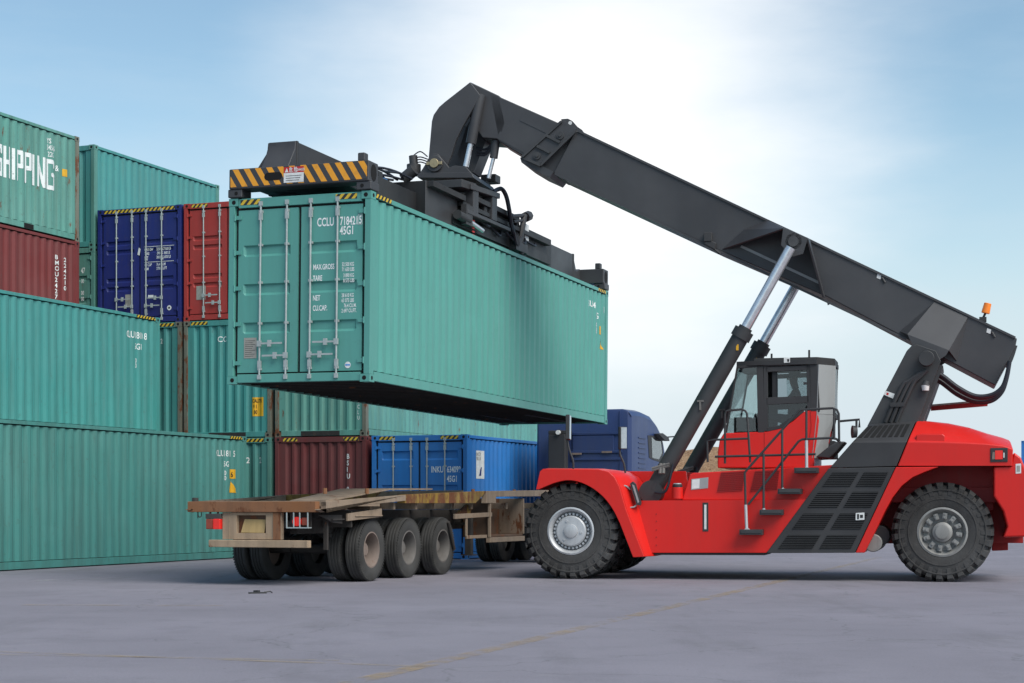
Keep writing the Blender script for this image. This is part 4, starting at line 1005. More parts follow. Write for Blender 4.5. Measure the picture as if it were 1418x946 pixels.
# rotator: turntable and slewing ring under the head (RS frame for position)
hc = ML.inverted() @ (MR @ Vector((L(615, 235, 0)[0]+.1, 0, 0)))
m = MB().mat('frame'); m.box((-1.0, hc.y-1.1, T+.705), (1.0, hc.y+1.35, T+.80)); m.cyl((hc.x, hc.y, T+.78), (hc.x, hc.y, T+1.02), .56, n=40); m.cyl((hc.x, hc.y, T+.84), (hc.x, hc.y, T+.94), .64, n=40)
for i in range(24):
    a = 2*math.pi*i/24; m.cyl((hc.x+.60*math.cos(a), hc.y+.60*math.sin(a), T+.93), (hc.x+.60*math.cos(a), hc.y+.60*math.sin(a), T+.975), .03, n=6)
m.build('rotator', sp, .01)
Mi = ML.inverted() @ MR
yk = MB().mat('boom')
yy = PL([(577,243.5),(581,239),(653,239),(656,246.5),(579,246.5)], -.75); yk.prism(yy, 1, -.75, .75)
for sy in (1, -1):
    yk.prism(PL([(581,240),(594,219),(600,212.5),(606,213),(612,220),(622,232),(630,229),(645,231),(653,240)], -.72), 1, -.72*sy, -.63*sy)
c = L3(602.5,227,-.72); yk.cyl(c, c+Vector((0,-.05,0)), .15, n=28); yk.mat('brass').cyl(c+Vector((0,-.05,0)), c+Vector((0,-.085,0)), .085, n=24); yk.box(c+Vector((-.15,-.07,-.03)), c+Vector((.15,-.051,.03)))
yk.v = [Mi @ p for p in yk.v]
yk.build('yoke', sp, .01)
m = MB().mat('black'); q = [Mi @ L3(u, v, -.4) for u, v in ((573,243),(573,228),(572,216))]
m.cyl(q[0], q[1], .13, n=14); m.cyl(q[1], q[2], .08, n=12); m.cyl(q[0]+Vector((-.12,-.2,-.10)), q[0]+Vector((.1,-.2,.06)), .11, n=14)
m.mat('hose')
for i in range(4): m.tube(bez([q[2]+Vector((0,0,-.05*i)), (Mi @ L3(582, 214+i*3.5-(4 if i == 0 else 0), -.45)), (Mi @ L3(592, 217+i*3.5, -.45))], 6), .012, 5)
m.build('slew_motor', sp)
# guard frame beside the turntable
m = MB().mat('boom')
def G(u, v, x=1.0): return S3(u, v, x)
for a, b, w_ in (((658,256),(658,296),.13), ((684,266),(684,306),.13)):
    p, q = G(*a), G(*b); m.box((.86, p.y-w_, q.z), (1.02, p.y+w_, p.z))
p, q = G(650,254.5), G(690,268); m.prism([(p.y, p.z), (q.y, q.z), (q.y, q.z-.10), (p.y, p.z-.10)], 0, .84, 1.04)
p, q = G(642,290), G(702,316); m.prism([(p.y, p.z), (q.y, q.z), (q.y, q.z-.07), (p.y, p.z-.07)], 0, .86, 1.08)
p, q = G(640,248), G(660,254.5); m.mat('black').prism([(p.y, p.z), (q.y, q.z), (q.y, q.z-.14), (p.y, p.z-.14)], 0, .2, 1.0)
p = G(676,247,.5); m.box((.40, p.y-.14, p.z-.10), (.70, p.y+.14, p.z+.05))
m.build('guard_frame', sp, .012)
m = MB().mat('hose'); 
for d in (0, .07, .14): m.tube(bez([G(683,266,.9-d), G(688,263,.9-d), G(695,262,.95-d), G(701,272,1.0-d), G(705,290,1.05-d), G(708,310,1.05-d), G(711,322,1.08-d), G(714,338,1.05-d)], 6), .042, 8)
m.build('hose_bundle', sp)
m = MB().mat('black')
def gb(a, b, r_, x=1.0): m.tube([G(*a, x), G(*b, x)], r_, 8)
gb((708,299.5),(728,298),.035); gb((711,307),(727,305),.03); gb((726,298),(721,330),.06); gb((727,301),(732,299),.10); gb((721,330),(714,341),.06); gb((721,330),(722,352),.05); gb((712,325),(714,340),.09)
p = G(724, 352); m.box((.86, p.y-.5, T+.13), (1.05, p.y+.15, T+.30))
for i in range(3): gb((722,346+i*4),(727,347+i*4),.02)
m.build('hose_guide', sp)
m = MB().mat('white_s'); p = G(727,322,.9); m.box((.86, p.y-.10, p.z-.16), (.94, p.y+.12, p.z+.16)); m.box((.86, p.y-.2, p.z-.34), (.92, p.y-.1, p.z-.2)); m.build('control_box', sp, .01)

# ------------------------------------------------------------------ flatbed trailer
MT = Matrix.Translation((-2.915, 26.6, 0)) @ Matrix.Rotation(-GA, 4, 'Z')    # x: right, y: forwards, origin under the right rear corner
tr = tag(empty('flatbed_trailer', MT), 'rusty empty flatbed trailer with three axles standing below the lifted container', 'trailer')
def T3(u, v, ax, val): return loc(MT, u, v, ax, val)
def rear(u, v, y=0.0): p = T3(u, v, 1, y); return (p.x, p.z)
def sidep(u, v, x=0.0): p = T3(u, v, 0, x); return (p.y, p.z)
TW = 2.40
# deck: rear cross beam, side rails, planks
a, b = rear(259.5, 694.6), rear(437, 709.5)
zt_, zb_ = a[1], b[1]
m = MB().mat('trail_o'); m.box((a[0], 0, zb_), (b[0], .14, zt_)); rb = m.build('rear_beam', tr, .008)
m = MB().mat('trail_d'); p = rear(270, 693, .06); m.cyl((p[0], .07, zt_), (p[0], .07, zt_+.06), .05, n=10); q_ = rear(274, 714); m.tube(bez([(q_[0]-.03, .05, zb_), (q_[0]-.02, .05, zb_-.07), (q_[0]+.03, .05, zb_-.07), (q_[0]+.03, .05, zb_)], 4), .008, 6); m.box((q_[0]-.045, .06, zb_-.10), (q_[0]-.035, .07, zb_)); m.build('lashing_hook', rb)
m = MB().mat('trail'); z = zt_-.004
m.box((-TW+.004, .142, z-.07), (-.004, 2.05, z)); 
for i in range(9): m.box((-TW+.03, .16+i*.21, z+.001), (-.03, .35+i*.21, z+.014))
# ramp plate up to the raised bed
z2 = sidep(480, 677)[1]+.02
y_a, y_b, y_c = 1.35, 2.55, 4.4
m.plate([(-.06, y_a-1.1, z+.02), (-.06, y_b, z2), (-.98, y_b, z2), (-.70, y_a-1.1, z+.02)], .025)
m.plate([(-.06, y_b+.002, z2), (-.10, y_c, z2+.02), (-.75, y_c-.6, z2+.02), (-.98, y_b+.002, z2)], .025)
m.build('deck', tr)
m = MB().mat('trail')
for x0, x1 in ((-.10, 0), (-TW, -TW+.10)):
    s0 = sidep(445, 691); s1 = sidep(562, 685.5); s2 = sidep(562, 693.5); s3 = sidep(445, 706)
    m.prism([(.142, zt_), s1, s2, (s3[0], s3[1]), (.142, zb_)], 0, x0, x1)
m.build('side_rail', tr, .006)
m = MB().mat('trail_y')
for x0, x1 in ((-.18, -.02), (-TW+.02, -TW+.18)):
    m.prism([sidep(563, 685), sidep(676, 680), sidep(660, 697), sidep(563, 697)], 0, x0, x1)
m.build('main_beam', tr, .006)
m = MB().mat('trail')
for x0, x1 in ((-.10, 0), (-TW, -TW+.10)):
    m.prism([sidep(674, 680), sidep(780, 678.5), sidep(780, 687), sidep(687, 688), sidep(687, 697), sidep(673, 697)], 0, x0, x1)
for y in [1.0+i*.9 for i in range(13)]: m.box((-TW+.11, y, 1.18), (-.19 if y > 4 else -.11, y+.08, 1.30))
m.build('front_rail', tr, .006)
m = MB().mat('trail_d')
for x in (-1.75, -.78): m.box((x, .4, .80), (x+.13, 12.6, 1.17))
m.build('chassis_beam', tr, .006)
m = MB().mat('trail_o')
m.tube([(*(-.05,), *sidep(612,688))[0:3], (-.05, *sidep(612,689))], .03) if False else None
for u in (450, 508, 655, 712): 
    p = T3(u, 684, 0, -.05); MB().mat('trail_o').cyl((-.05, p.y, p.z), (-.05, p.y, p.z+.09), .035, n=8).build('twist_lock', tr)
# rear face: bumper box, plate, under-run bar, lamps
m = MB().mat('trail_p')
x0, zA = rear(308, 709.9, .05); x1, zB = rear(389.6, 747.5, .05)
ox0, oz0 = rear(327.7, 713.6, .05); ox1, oz1 = rear(368, 738.5, .05)
m.box((x0, .05, zB), (ox0, .13, zb_-.003)); m.box((ox1, .05, zB), (x1, .13, zb_-.003)); m.box((ox0, .052, oz0), (ox1, .13, zb_-.003)); m.box((ox0, .052, zB), (ox1, .13, oz1))
xa = rear(317, 720, .05)[0]; m.box((xa-.006, .042, zB), (xa+.012, .0495, zb_-.003))
bx = m.build('bumper_box', tr, .005)
m = MB().mat('trail_o'); xa = rear(378.5, 720, .04)[0]; xb = rear(388, 720, .04)[0]; m.box((xa, .03, zB), (xb, .0495, zb_-.003)); m.mat('rustbox').box((ox0-.02, .132, oz1-.02), (ox1+.02, .15, oz0+.02)); m.build('bumper_post', bx)
m = MB().mat('plate_y'); c = [rear(*q_, .07) for q_ in ((334,737.5),(366,738),(367,719.5),(337,719))]
m.plate([(c[0][0], .06, c[0][1]), (c[1][0], .06, c[1][1]), (c[2][0], .11, c[2][1]), (c[3][0], .11, c[3][1])], .012); m.build('number_plate', bx)
m = MB().mat('trail_p'); a, b = rear(289, 747.6, -.03), rear(426, 759, -.03); m.box((a[0], -.04, b[1]), (b[0], .09, a[1])); m.build('underrun_bar', tr, .01)
a, b = rear(284.5, 717.5, 0), rear(305, 733, 0)
m = MB().mat('trail_d'); m.box((a[0], .0, a[1]-.01), (b[0], .10, a[1]+.07)); m.box((a[0]+.05, .03, a[1]+.07), (a[0]+.08, .05, zb_)); m.box((b[0]-.08, .03, a[1]+.07), (b[0]-.05, .05, zb_)); l1 = m.build('rear_lamp', tr, .005)
m = MB().mat('lamp_rd'); mid = (a[0]+b[0])/2; m.box((a[0]+.005, .0, b[1]), (mid-.005, .09, a[1]-.012)); m.mat('lamp_r').box((mid+.005, -.01, b[1]), (b[0]-.005, .09, a[1]-.012)); m.build('lens', l1, .012)
a, b = rear(398.5, 709.7, .04), rear(427.6, 730.3, .04)
m = MB().mat('trail_d'); m.box((a[0], .12, b[1]), (b[0], .14, zb_)); m.mat('zinc')
for k in (0, .33, .62, 1): x = a[0]+(b[0]-a[0])*k; m.box((x-.008, .0, b[1]), (x+.008, .016, zb_-.003))
m.box((a[0]-.008, .0, b[1]-.016), (b[0]+.008, .12, b[1])); l2 = m.build('rear_lamp', tr)
m = MB().mat('lamp_r'); p = rear(410, 722.3, .04); m.cyl((p[0], .04, p[1]), (p[0], .11, p[1]), .072, n=24); p = rear(421, 722.3, .04); m.mat('lamp_rd').box((p[0]-.05, .05, p[1]-.06), (p[0]+.05, .11, p[1]+.06)); m.build('lens', l2, .01)
# mud flaps and brackets
for x_ in (-.62, -TW+.10): MB().mat('trail_d').box((x_, 1.20, .90), (x_+.52, 1.23, 1.16)).build('mud_flap', tr)
m = MB().mat('trail_d'); m.box((-.62, .6, 1.02), (-.12, 1.0, 1.04)); m.prism([(.25, 1.10), (1.0, 1.10), (1.0, .96), (.7, .98)], 0, -.20, -.16); m.box((-.30, .62, .55), (-.24, .68, 1.1)); m.box((-1.6, .15, .9), (-.5, .22, 1.0)); m.build('rear_bracket', tr)
m = MB().mat('trail')
m.box((-.50, 1.25, 1.07), (-.04, 2.25, 1.09)); m.prism([(1.0, 1.12), (2.25, 1.20), (2.25, 1.06), (1.0, 1.0)], 0, -.10, -.06)
m.build('mudguard', tr, .008)
# axles, springs and wheels
AX = [2.03 + 1.47*i for i in range(3)]
TRR, TWW = .52, .27
def truck_tyre(parent, x, y, face, worn_k=0):
    g = MB().mat('tyre_t'); h = TWW/2; r0 = .285; s = TRR
    prof_ = [(r0, -h*.75), (r0+.012, -h*.88), (r0+.06, -h*.97), (r0+.13, -h), (s-.05, -h*.93), (s-.022, -h*.86), (s-.004, -h*.78)]
    for k in range(4):
        c = -h*.6 + k*h*.4
        prof_ += [(s, c-h*.12), (s, c+h*.08), (s-.012, c+h*.10), (s-.012, c+h*.18)]
    prof_ = prof_[:-2] + [(s-.004, h*.78), (s-.022, h*.86), (s-.05, h*.93), (r0+.13, h), (r0+.06, h*.97), (r0+.012, h*.88), (r0, h*.75)]
    g.rev(prof_, 56, Matrix.Rotation(-math.pi/2, 4, 'Z') if False else Matrix.Identity(4))
    for i in range(64):
        a = 2*math.pi*i/64
        g.box((s-.06, -h*.965, -.009), (s-.012, -h*.87, .009), Matrix.Rotation(a, 4, 'Y'))
    o = g.build('tyre', parent)
    return o
def truck_wheel(root, x, y, out, rimkey='rim_t'):
    """dual wheel; out=+1 outside towards +x"""
    w = empty('wheel', Matrix.Translation((x, y, TRR)) @ Matrix.Rotation(math.pi/2*out, 4, 'Z'), root)   # local -y points outwards
    for k in (0, 1):
        t = truck_tyre(w, 0, 0, 0); t.location = (0, TWW/2 + k*(TWW+.055), 0); t.rotation_euler = (0, random.random(), 0)
    h = TWW/2
    r = MB().mat(rimkey); c = h
    r.rev([(.288, c-h*.78), (.30, c-h*.90), (.278, c-h*.92), (.262, c-h*.70), (.255, c-h*.2), (.245, c+h*.7), (.20, c+h*.95), (.13, c+h*.75), (.125, c+h*.1), (.09, c-h*.1), (0, c-h*.12)], 40)
    r.mat('hole_shade')  # hand holes are black discs with their shade painted in
    for i in range(8):
        a = 2*math.pi*i/8+.3; p = Vector((.185*math.cos(a), c+h*.88, .185*math.sin(a))); r.cyl(p-Vector((0,.018,0)), p, .026, n=10)
    r.mat(rimkey)
    for i in range(10):
        a = 2*math.pi*i/10; p = Vector((.15*math.cos(a), c+h*.72, .15*math.sin(a))); r.cyl(p-Vector((0,.035,0)), p, .014, n=6)
    r.rev([(.288, c+h*2.5), (.2, c+h*2.4), (.0, c+h*2.4)], 24)
    r.build('rim', w)
    return w
rk = ['rim_t', 'rim_d', 'rim_d']
for i, y in enumerate(AX):
    m = MB().mat('trail_d'); m.cyl((-TW+.1, y, TRR), (-.3, y, TRR), .075, n=14)
    for x in (-1.72, -.72): m.prism([(y-.55, TRR+.22), (y, TRR+.10), (y+.55, TRR+.22), (y+.55, TRR+.28), (y, TRR+.17), (y-.55, TRR+.28)], 0, x, x+.09); m.box((x, y+.56, TRR+.1), (x+.09, y+.70, .82)); m.box((x-.02, y-.10, TRR-.05), (x+.11, y+.10, TRR+.2))
    m.build('axle', tr)
    truck_wheel(tr, -.13, y, 1, rk[i]); truck_wheel(tr, -TW-.08, y, -1, rk[i])
m = MB().mat('rustbox'); y0, z1 = sidep(681, 690); y1, z0 = sidep(728, 742)
m.box((-.55, y0, z0), (-.06, y1, z0+.04)); m.box((-.60, y0, z0), (-.56, y1, z1)); m.box((-.56, y0, z0+.041), (-.06, y0+.03, z1)); m.mat('trail').box((-.56, y1-.04, z0+.041), (-.03, y1, z1)); m.box((-.10, y0-.05, z0-.10), (-.02, y1, z0-.004)); m.box((-.06, y0-.06, z0), (-.01, y0-.003, z1))
m.build('tool_box', tr, .006)
m = MB().mat('trail'); a, b = sidep(632, 715), sidep(683, 712.5); m.prism([(a[0], a[1]+.04), (b[0], b[1]+.04), (b[0], b[1]-.04), (a[0], a[1]-.05)], 0, -.06, -.02); a, b = sidep(648, 744), sidep(676, 743); m.box((-.06, a[0], a[1]-.03), (-.02, b[0], a[1]+.03)); m.box((-.06, a[0], a[1]-.03), (-.03, a[0]+.06, sidep(648,716)[1])); m.build('side_guard', tr, .004)
m = MB().mat('trail_y'); m.prism([sidep(648,714), sidep(664,699), sidep(672,698), sidep(668,712), sidep(660,713)], 0, -.30, -.25); m.build('brace', tr); m = MB()

m.mat('trail_d'); y = sidep(672, 720)[0]; 
for x_ in (-.42, -2.1): g = MB().mat('trail_d'); g.box((x_, y, .32), (x_+.12, y+.13, 1.1)); g.box((x_-.06, y-.05, .30), (x_+.18, y+.18, .32)); g.build('landing_leg', tr)
m.tube([(-.36, y+.06, .9), (-2.04, y+.06, .9)], .03); m.build('landing_shaft', tr); m = MB().mat('trail_d')
m.tube([(-.1, sidep(628,705)[0], .95), (-.1, sidep(636,742)[0], .45)], .03); m.build('side_strut', tr)

# ------------------------------------------------------------------ tractor unit
tk = tag(empty('truck_tractor', MT), 'dark blue truck cab seen from behind under the end of the lifted container', 'truck')
Y0 = 15.45
prof_px = [(872,566),(889,568),(901.8,574),(909.8,584.5),(914.3,594),(917.5,606),(920,630),(921,660)]
pr = [(Y0, loc(MT, 872, 565.5, 1, Y0).z)]
pp = [tuple(loc(MT, u, v, 0, -.02)[1:]) for u, v in prof_px]
sh = Y0 - pp[0][0]
prf = [(y, z) for y, z in pp]
y00 = prf[0][0]
ztop = prf[0][1]
m = MB().mat('truck')
# body as sections across x: profile shrinks towards the sides at the roof
def sec(x, drop, back):
    return [Vector((x, y + back*0, z - drop*max(0, (z-2.35))/(ztop-2.35))) for y, z in prf] 
zb0 = .95
def ring_(x, drop):
    r_ = [(prf[0][0], zb0)] + [(prf[0][0], 2.3), (prf[0][0]+.02, ztop - drop - .05)] + [(y+.05 if i == 0 else y, z-drop*(1 if z > 2.6 else 0)) for i, (y, z) in enumerate(prf)] + [(prf[-1][0]+.02, zb0)]
    return [Vector((x, y, z)) for y, z in r_]
rows = [ring_(-.0, .16), ring_(-.07, .05), ring_(-.22, 0), ring_(-2.20, 0), ring_(-2.35, .05), ring_(-2.42, .16)]
# sides lean in slightly at the rear corners
for k, dy in ((0, .10), (5, .10)):
    for i in range(3): rows[k][i].y += dy
m.grid(rows); n_ = len(rows[0])
m.f.append(list(range(n_))); m.mi.append(0); m.f.append(list(range(5*n_, 6*n_))); m.mi.append(0)
cb = m.build('cab', tk, .03)
def RP(u, v, d=0): p = loc(MT, u, v, 1, y00 - d); return p
m = MB().mat('truck')
for v in (603.5, 629, 639): 
    a, b = RP(791, v+1.0), RP(862, v-3.5); m.box((a.x, y00-.028, b.z-.03), (b.x, y00-.001, b.z+.03))
a, b = RP(793, 604), RP(850, 627); m.box((a.x, y00-.02, b.z), (b.x, y00-.0015, a.z))
a, b = RP(858.5, 566), RP(860, 660); m.box((a.x-.012, y00-.02, b.z), (a.x+.012, y00-.001, a.z-.05))
m.build('rear_panel_rib', cb, .01)
m = MB().mat('rim_t')
for u0, u1, v in ((792, 806, 628.5), (834, 848, 626)): a, b = RP(u0, v), RP(u1, v); m.box((a.x, y00-.05, a.z-.025), (b.x, y00-.029, a.z+.02))
m.build('hinge', cb)
m = MB().mat('blackp'); a, b = RP(760, 602, .3), RP(783.5, 650, .3); m.box((a.x, y00-.35, b.z-.9), (b.x, y00-.12, a.z)); m.box((a.x-.02, y00-.3, a.z), (b.x+.1, y00-.12, a.z+.10)); m.build('air_intake', tk, .02)
m = MB().mat('lamp_w'); a = RP(773.5, 599, .36); m.cyl((a.x, y00-.36, a.z), (a.x, y00-.42, a.z), .055, n=16); m.mat('blackp').cyl((a.x, y00-.355, a.z), (a.x, y00-.30, a.z), .07, n=16); m.build('rear_work_lamp', tk)
def CP(u, v): return tuple(loc(MT, u, v, 0, .004)[1:])
m = MB().mat('blackp'); m.prism([CP(897,603),(CP(916,604)),CP(918.5,628),CP(915,640),CP(905,637),CP(899,634)], 0, -.05, .006); wf = m.build('window_frame', cb)
m = MB().mat('glass_t'); m.prism([CP(902,606),CP(914.5,607),CP(916.5,628),CP(912,636.5),CP(903,634)], 0, .007, .012); m.build('side_window', wf)
m = MB().mat('blackp'); m.prism([CP(905,601),CP(911,600),CP(919,606),CP(920.5,611),CP(914,610.5)], 0, .01, .14); m.tube([(.03, *CP(916,606)), (.25, *CP(924,604.5)), (.5, *CP(931,605.5))], .02, 6); m.build('sun_visor', cb, .01)
m = MB().mat('truck')
for i in range(7):
    v = 606+i*7; a = CP(884, v); b = CP(894, v+.5); m.box((-.01, a[0]+.02, a[1]-.012), (.014, b[0], a[1]+.012))
m.build('air_deflector_rib', cb)
m = MB().mat('trail_d')
for x in (-1.65, -.85): m.box((x, 11.2, .78), (x+.09, 17.6, 1.0))
m.box((-1.7, 12.2, 1.0), (-.7, 13.4, 1.14)); m.cyl((-1.2, 12.8, 1.0), (-1.2, 12.8, 1.16), .45, n=24); m.box((-2.3, 17.4, .45), (-.1, 17.9, .95))
m.build('frame', tk)
m = MB().mat('rim_r'); m.cyl((-.32, 14.2, .72), (-.32, 15.3, .72), .32, n=24); m.build('fuel_tank', tk, .02)
for y in (12.15, 13.5):
    truck_wheel(tk, -.10, y, 1, 'rim_r'); truck_wheel(tk, -TW+.10, y, -1, 'rim_r')
    m = MB().mat('trail_d'); m.cyl((-TW+.3, y, TRR), (-.3, y, TRR), .09, n=14); m.build('axle', tk)
for x, out in ((-.08, 1), (-TW+.08, -1)):
    w = truck_wheel(tk, x, 16.75, out, 'rim_r')
m = MB().mat('blackp'); m.box((-.55, 15.9, .95), (-.02, 17.6, 1.1)); m.box((-TW, 15.9, .95), (-TW+.55, 17.6, 1.1)); m.build('wheel_arch', tk, .02)

# ------------------------------------------------------------------ driver: one skinned body, seated
def skin_person(M, label):
    J = {'pelvis': (0,0,.0), 'belly': (.0,0,.17), 'chest': (.03,0,.38), 'neck0': (.02,0,.53), 'neck1': (-.01,0,.60), 'head0': (-.03,0,.68), 'head1': (-.02,0,.80)}
    Rr = {'pelvis': .155, 'belly': .14, 'chest': .155, 'neck0': .075, 'neck1': .058, 'head0': .085, 'head1': .085}
    E = [('pelvis','belly'),('belly','chest'),('chest','neck0'),('neck0','neck1'),('neck1','head0'),('head0','head1')]
    for s, n in ((-1, 'l'), (1, 'r')):
        J[n+'sh'] = (.03, s*.19, .46); J[n+'el'] = (-.16, s*.25, .24); J[n+'wr'] = (-.40, s*.17, .30); J[n+'pm'] = (-.47, s*.165, .32)
        Rr.update({n+'sh': .07, n+'el': .048, n+'wr': .032, n+'pm': .036})
        J[n+'hp'] = (-.08, s*.10, -.01); J[n+'kn'] = (-.48, s*.14, .06); J[n+'an'] = (-.56, s*.14, -.36); J[n+'to'] = (-.74, s*.15, -.42)
        Rr.update({n+'hp': .095, n+'kn': .065, n+'an': .045, n+'to': .04})
        E += [('chest', n+'sh'), (n+'sh', n+'el'), (n+'el', n+'wr'), (n+'wr', n+'pm'), ('pelvis', n+'hp'), (n+'hp', n+'kn'), (n+'kn', n+'an'), (n+'an', n+'to')]
        for k in range(4):
            a, b = n+'f%d' % k, n+'g%d' % k
            J[a] = (-.52-.006*(k in (1,2)), s*.165+(k-1.5)*.021, .335); J[b] = (-.535, s*.165+(k-1.5)*.020, .295-.006*(k in (1,2)))
            Rr.update({a: .010, b: .008}); E += [(n+'pm', a), (a, b)]
        J[n+'t0'] = (-.47, s*.115, .335); J[n+'t1'] = (-.51, s*.105, .33); Rr.update({n+'t0': .011, n+'t1': .009}); E += [(n+'pm', n+'t0'), (n+'t0', n+'t1')]
    keys = list(J); me = bpy.data.meshes.new('person')
    me.from_pydata([J[k] for k in keys], [(keys.index(a), keys.index(b)) for a, b in E], [])
    o = bpy.data.objects.new('person', me); COL.objects.link(o); o.matrix_basis = M
    md = o.modifiers.new('skin', 'SKIN'); sv = me.skin_vertices[0].data
    for i, k in enumerate(keys): sv[i].radius = (Rr[k], Rr[k]); sv[i].use_root = (k == 'pelvis')
    su = o.modifiers.new('sub', 'SUBSURF'); su.levels = su.render_levels = 2
    dg = bpy.context.evaluated_depsgraph_get(); m2 = bpy.data.meshes.new_from_object(o.evaluated_get(dg))
    o.modifiers.clear(); o.data = m2
    m2.materials.clear(); m2.materials.append(MAT['cloth']); m2.materials.append(MAT['skin'])
    for p in m2.polygons:
        c = p.center; p.use_smooth = True
        p.material_index = 1 if (c.z > .57 or c.x < -.43 and c.z > .2) else 0
    tag(o, label, 'person')
    h = MB().mat('hair')
    rows = []
    for i in range(7):
        th = i/6*math.pi*.58; rows.append([(-.018+.108*math.sin(th)*math.cos(a)+.012, .098*math.sin(th)*math.sin(a), .785+.125*math.cos(th)-(.03 if i == 6 and math.cos(a) < 0 else 0)) for a in [2*math.pi*j/20 for j in range(21)]])
    h.grid(rows); h.build('hair', o)
    f = MB().mat('skin'); f.add([(-.115,0,.745),(-.143,-.014,.70),(-.143,.014,.70),(-.105,0,.69),(-.105,-.02,.70),(-.105,.02,.70)], [(0,1,2),(0,4,1),(0,2,5),(1,4,3),(2,3,5),(1,3,2)])
    for s in (-1, 1): f.cyl((-.01, s*.088, .73), (.0, s*.105, .735), .032, .028, 10)
    f.mat('hair')
    for s in (-1, 1): f.cyl((-.108, s*.035, .745), (-.116, s*.035, .745), .011, n=8)
    f.box((-.112, -.028, .655), (-.118, .028, .662)); f.build('face', o)
    return o
hp_ = L3(1104, 590, .0)
skin_person(MR @ Matrix.Translation((hp_.x-.04, .0, z0_seat := (L(1128, 634, tc)[1]+.70))), 'driver sitting in the cab of the red reach stacker')

# ------------------------------------------------------------------ heap, litter
from mathutils import noise as mn
def heap(cx_, cy_, rx, ry, h):
    m = MB().mat(MAT['heap']); rows = []
    n1, n2 = 40, 72
    for i in range(n1+1):
        q = i/n1; row = []
        for j in range(n2+1):
            a = 2*math.pi*j/n2; x, y = q*rx*math.cos(a), q*ry*math.sin(a)
            z = h*max(0, (1-q**1.6)) + .28*mn.noise(Vector((x*.35, y*.35, 3)))*(1-q*.6) + .10*mn.noise(Vector((x*1.4, y*1.4, 1)))
            row.append((x, y, z if i < n1 else -.1))
        rows.append(row)
    m.grid(rows); o = m.build('bulk_heap', None); o.location = (cx_, cy_, 0); return o
hm = bpy.data.materials.new('bulk_material'); t, out = nt(hm); b = N(t, 'ShaderNodeBsdfPrincipled', i_Roughness=.95); v = coords(t)
c = mixc(t, ramp(t, noise(t, v, 7, 8, .75), .35, .68), (.20, .10, .045), (.50, .33, .19)); t.links.new(c, b.inputs['Base Color'])
bp_ = N(t, 'ShaderNodeBump', i_Strength=1.0, i_Distance=.15); t.links.new(noise(t, v, 9, 7, .7), bp_.inputs['Height']); t.links.new(bp_.outputs[0], b.inputs['Normal']); t.links.new(b.outputs[0], out.inputs[0])
MAT['heap'] = hm
hx = (975-CX)/F*62
tag(heap(hx+.3, 62, 7.5, 6, 3.35), 'heap of tan loose material behind the reach stacker, between its lift cylinders', 'heap')
m = MB().mat('blackp'); g = gnd(356, 822); m.box((-.12, -.04, 0), (.13, .03, .02), Matrix.Rotation(.3, 4, 'Z')); m.box((-.05, -.02, .018), (.02, .05, .045), Matrix.Rotation(-.4, 4, 'Z')); m.tube([(.10,0,.02),(.18,.03,.03),(.2,.09,.01)], .01, 5)
o = m.build('rubber_scrap', None); o.location = g; tag(o, 'small dark scrap lying on the concrete in front of the trailer', 'litter')

# ------------------------------------------------------------------ ground and markings
gmt = bpy.data.materials.new('yard_concrete'); t, out = nt(gmt); b = N(t, 'ShaderNodeBsdfPrincipled', i_Roughness=.8); tc_ = N(t, 'ShaderNodeTexCoord'); v = tc_.outputs['Object']
GB = (.218, .206, .236)
c = mixc(t, ramp(t, noise(t, v, .22, 6, .6), .35, .68), tuple(x*.88 for x in GB), tuple(x*1.08 for x in GB))
c = mixc(t, ramp(t, noise(t, v, 1.1, 8, .7), .50, .75), c, tuple(x*.80 for x in GB))
st_ = noise(t, v, .8, 8, .68, (1.0, .25, 1))
f_ = N(t, 'ShaderNodeMath', operation='MULTIPLY', i_1=.5); t.links.new(ramp(t, st_, .54, .70), f_.inputs[0]); c = mixc(t, f_.outputs[0], c, (.135, .13, .14))
f_ = N(t, 'ShaderNodeMath', operation='MULTIPLY', i_1=.35); t.links.new(ramp(t, noise(t, v, 1.7, 7, .7), .60, .74), f_.inputs[0]); c = mixc(t, f_.outputs[0], c, (.30, .29, .29))
f_ = N(t, 'ShaderNodeMath', operation='MULTIPLY', i_1=.75); t.links.new(ramp(t, noise(t, v, 13, 3, .6), .70, .75), f_.inputs[0]); c = mixc(t, f_.outputs[0], c, (.06, .06, .065))
c = mixc(t, .35, c, noise(t, v, 45, 6, .75), 'OVERLAY')
for sc_, st2, am in ((.9, (.12, 1.0, 1), .5), (.5, (1.0, .1, 1), .35)):
    f_ = N(t, 'ShaderNodeMath', operation='MULTIPLY', i_1=am); t.links.new(ramp(t, noise(t, v, sc_*4, 8, .7, st2), .62, .74), f_.inputs[0]); c = mixc(t, f_.outputs[0], c, (.15, .14, .15))
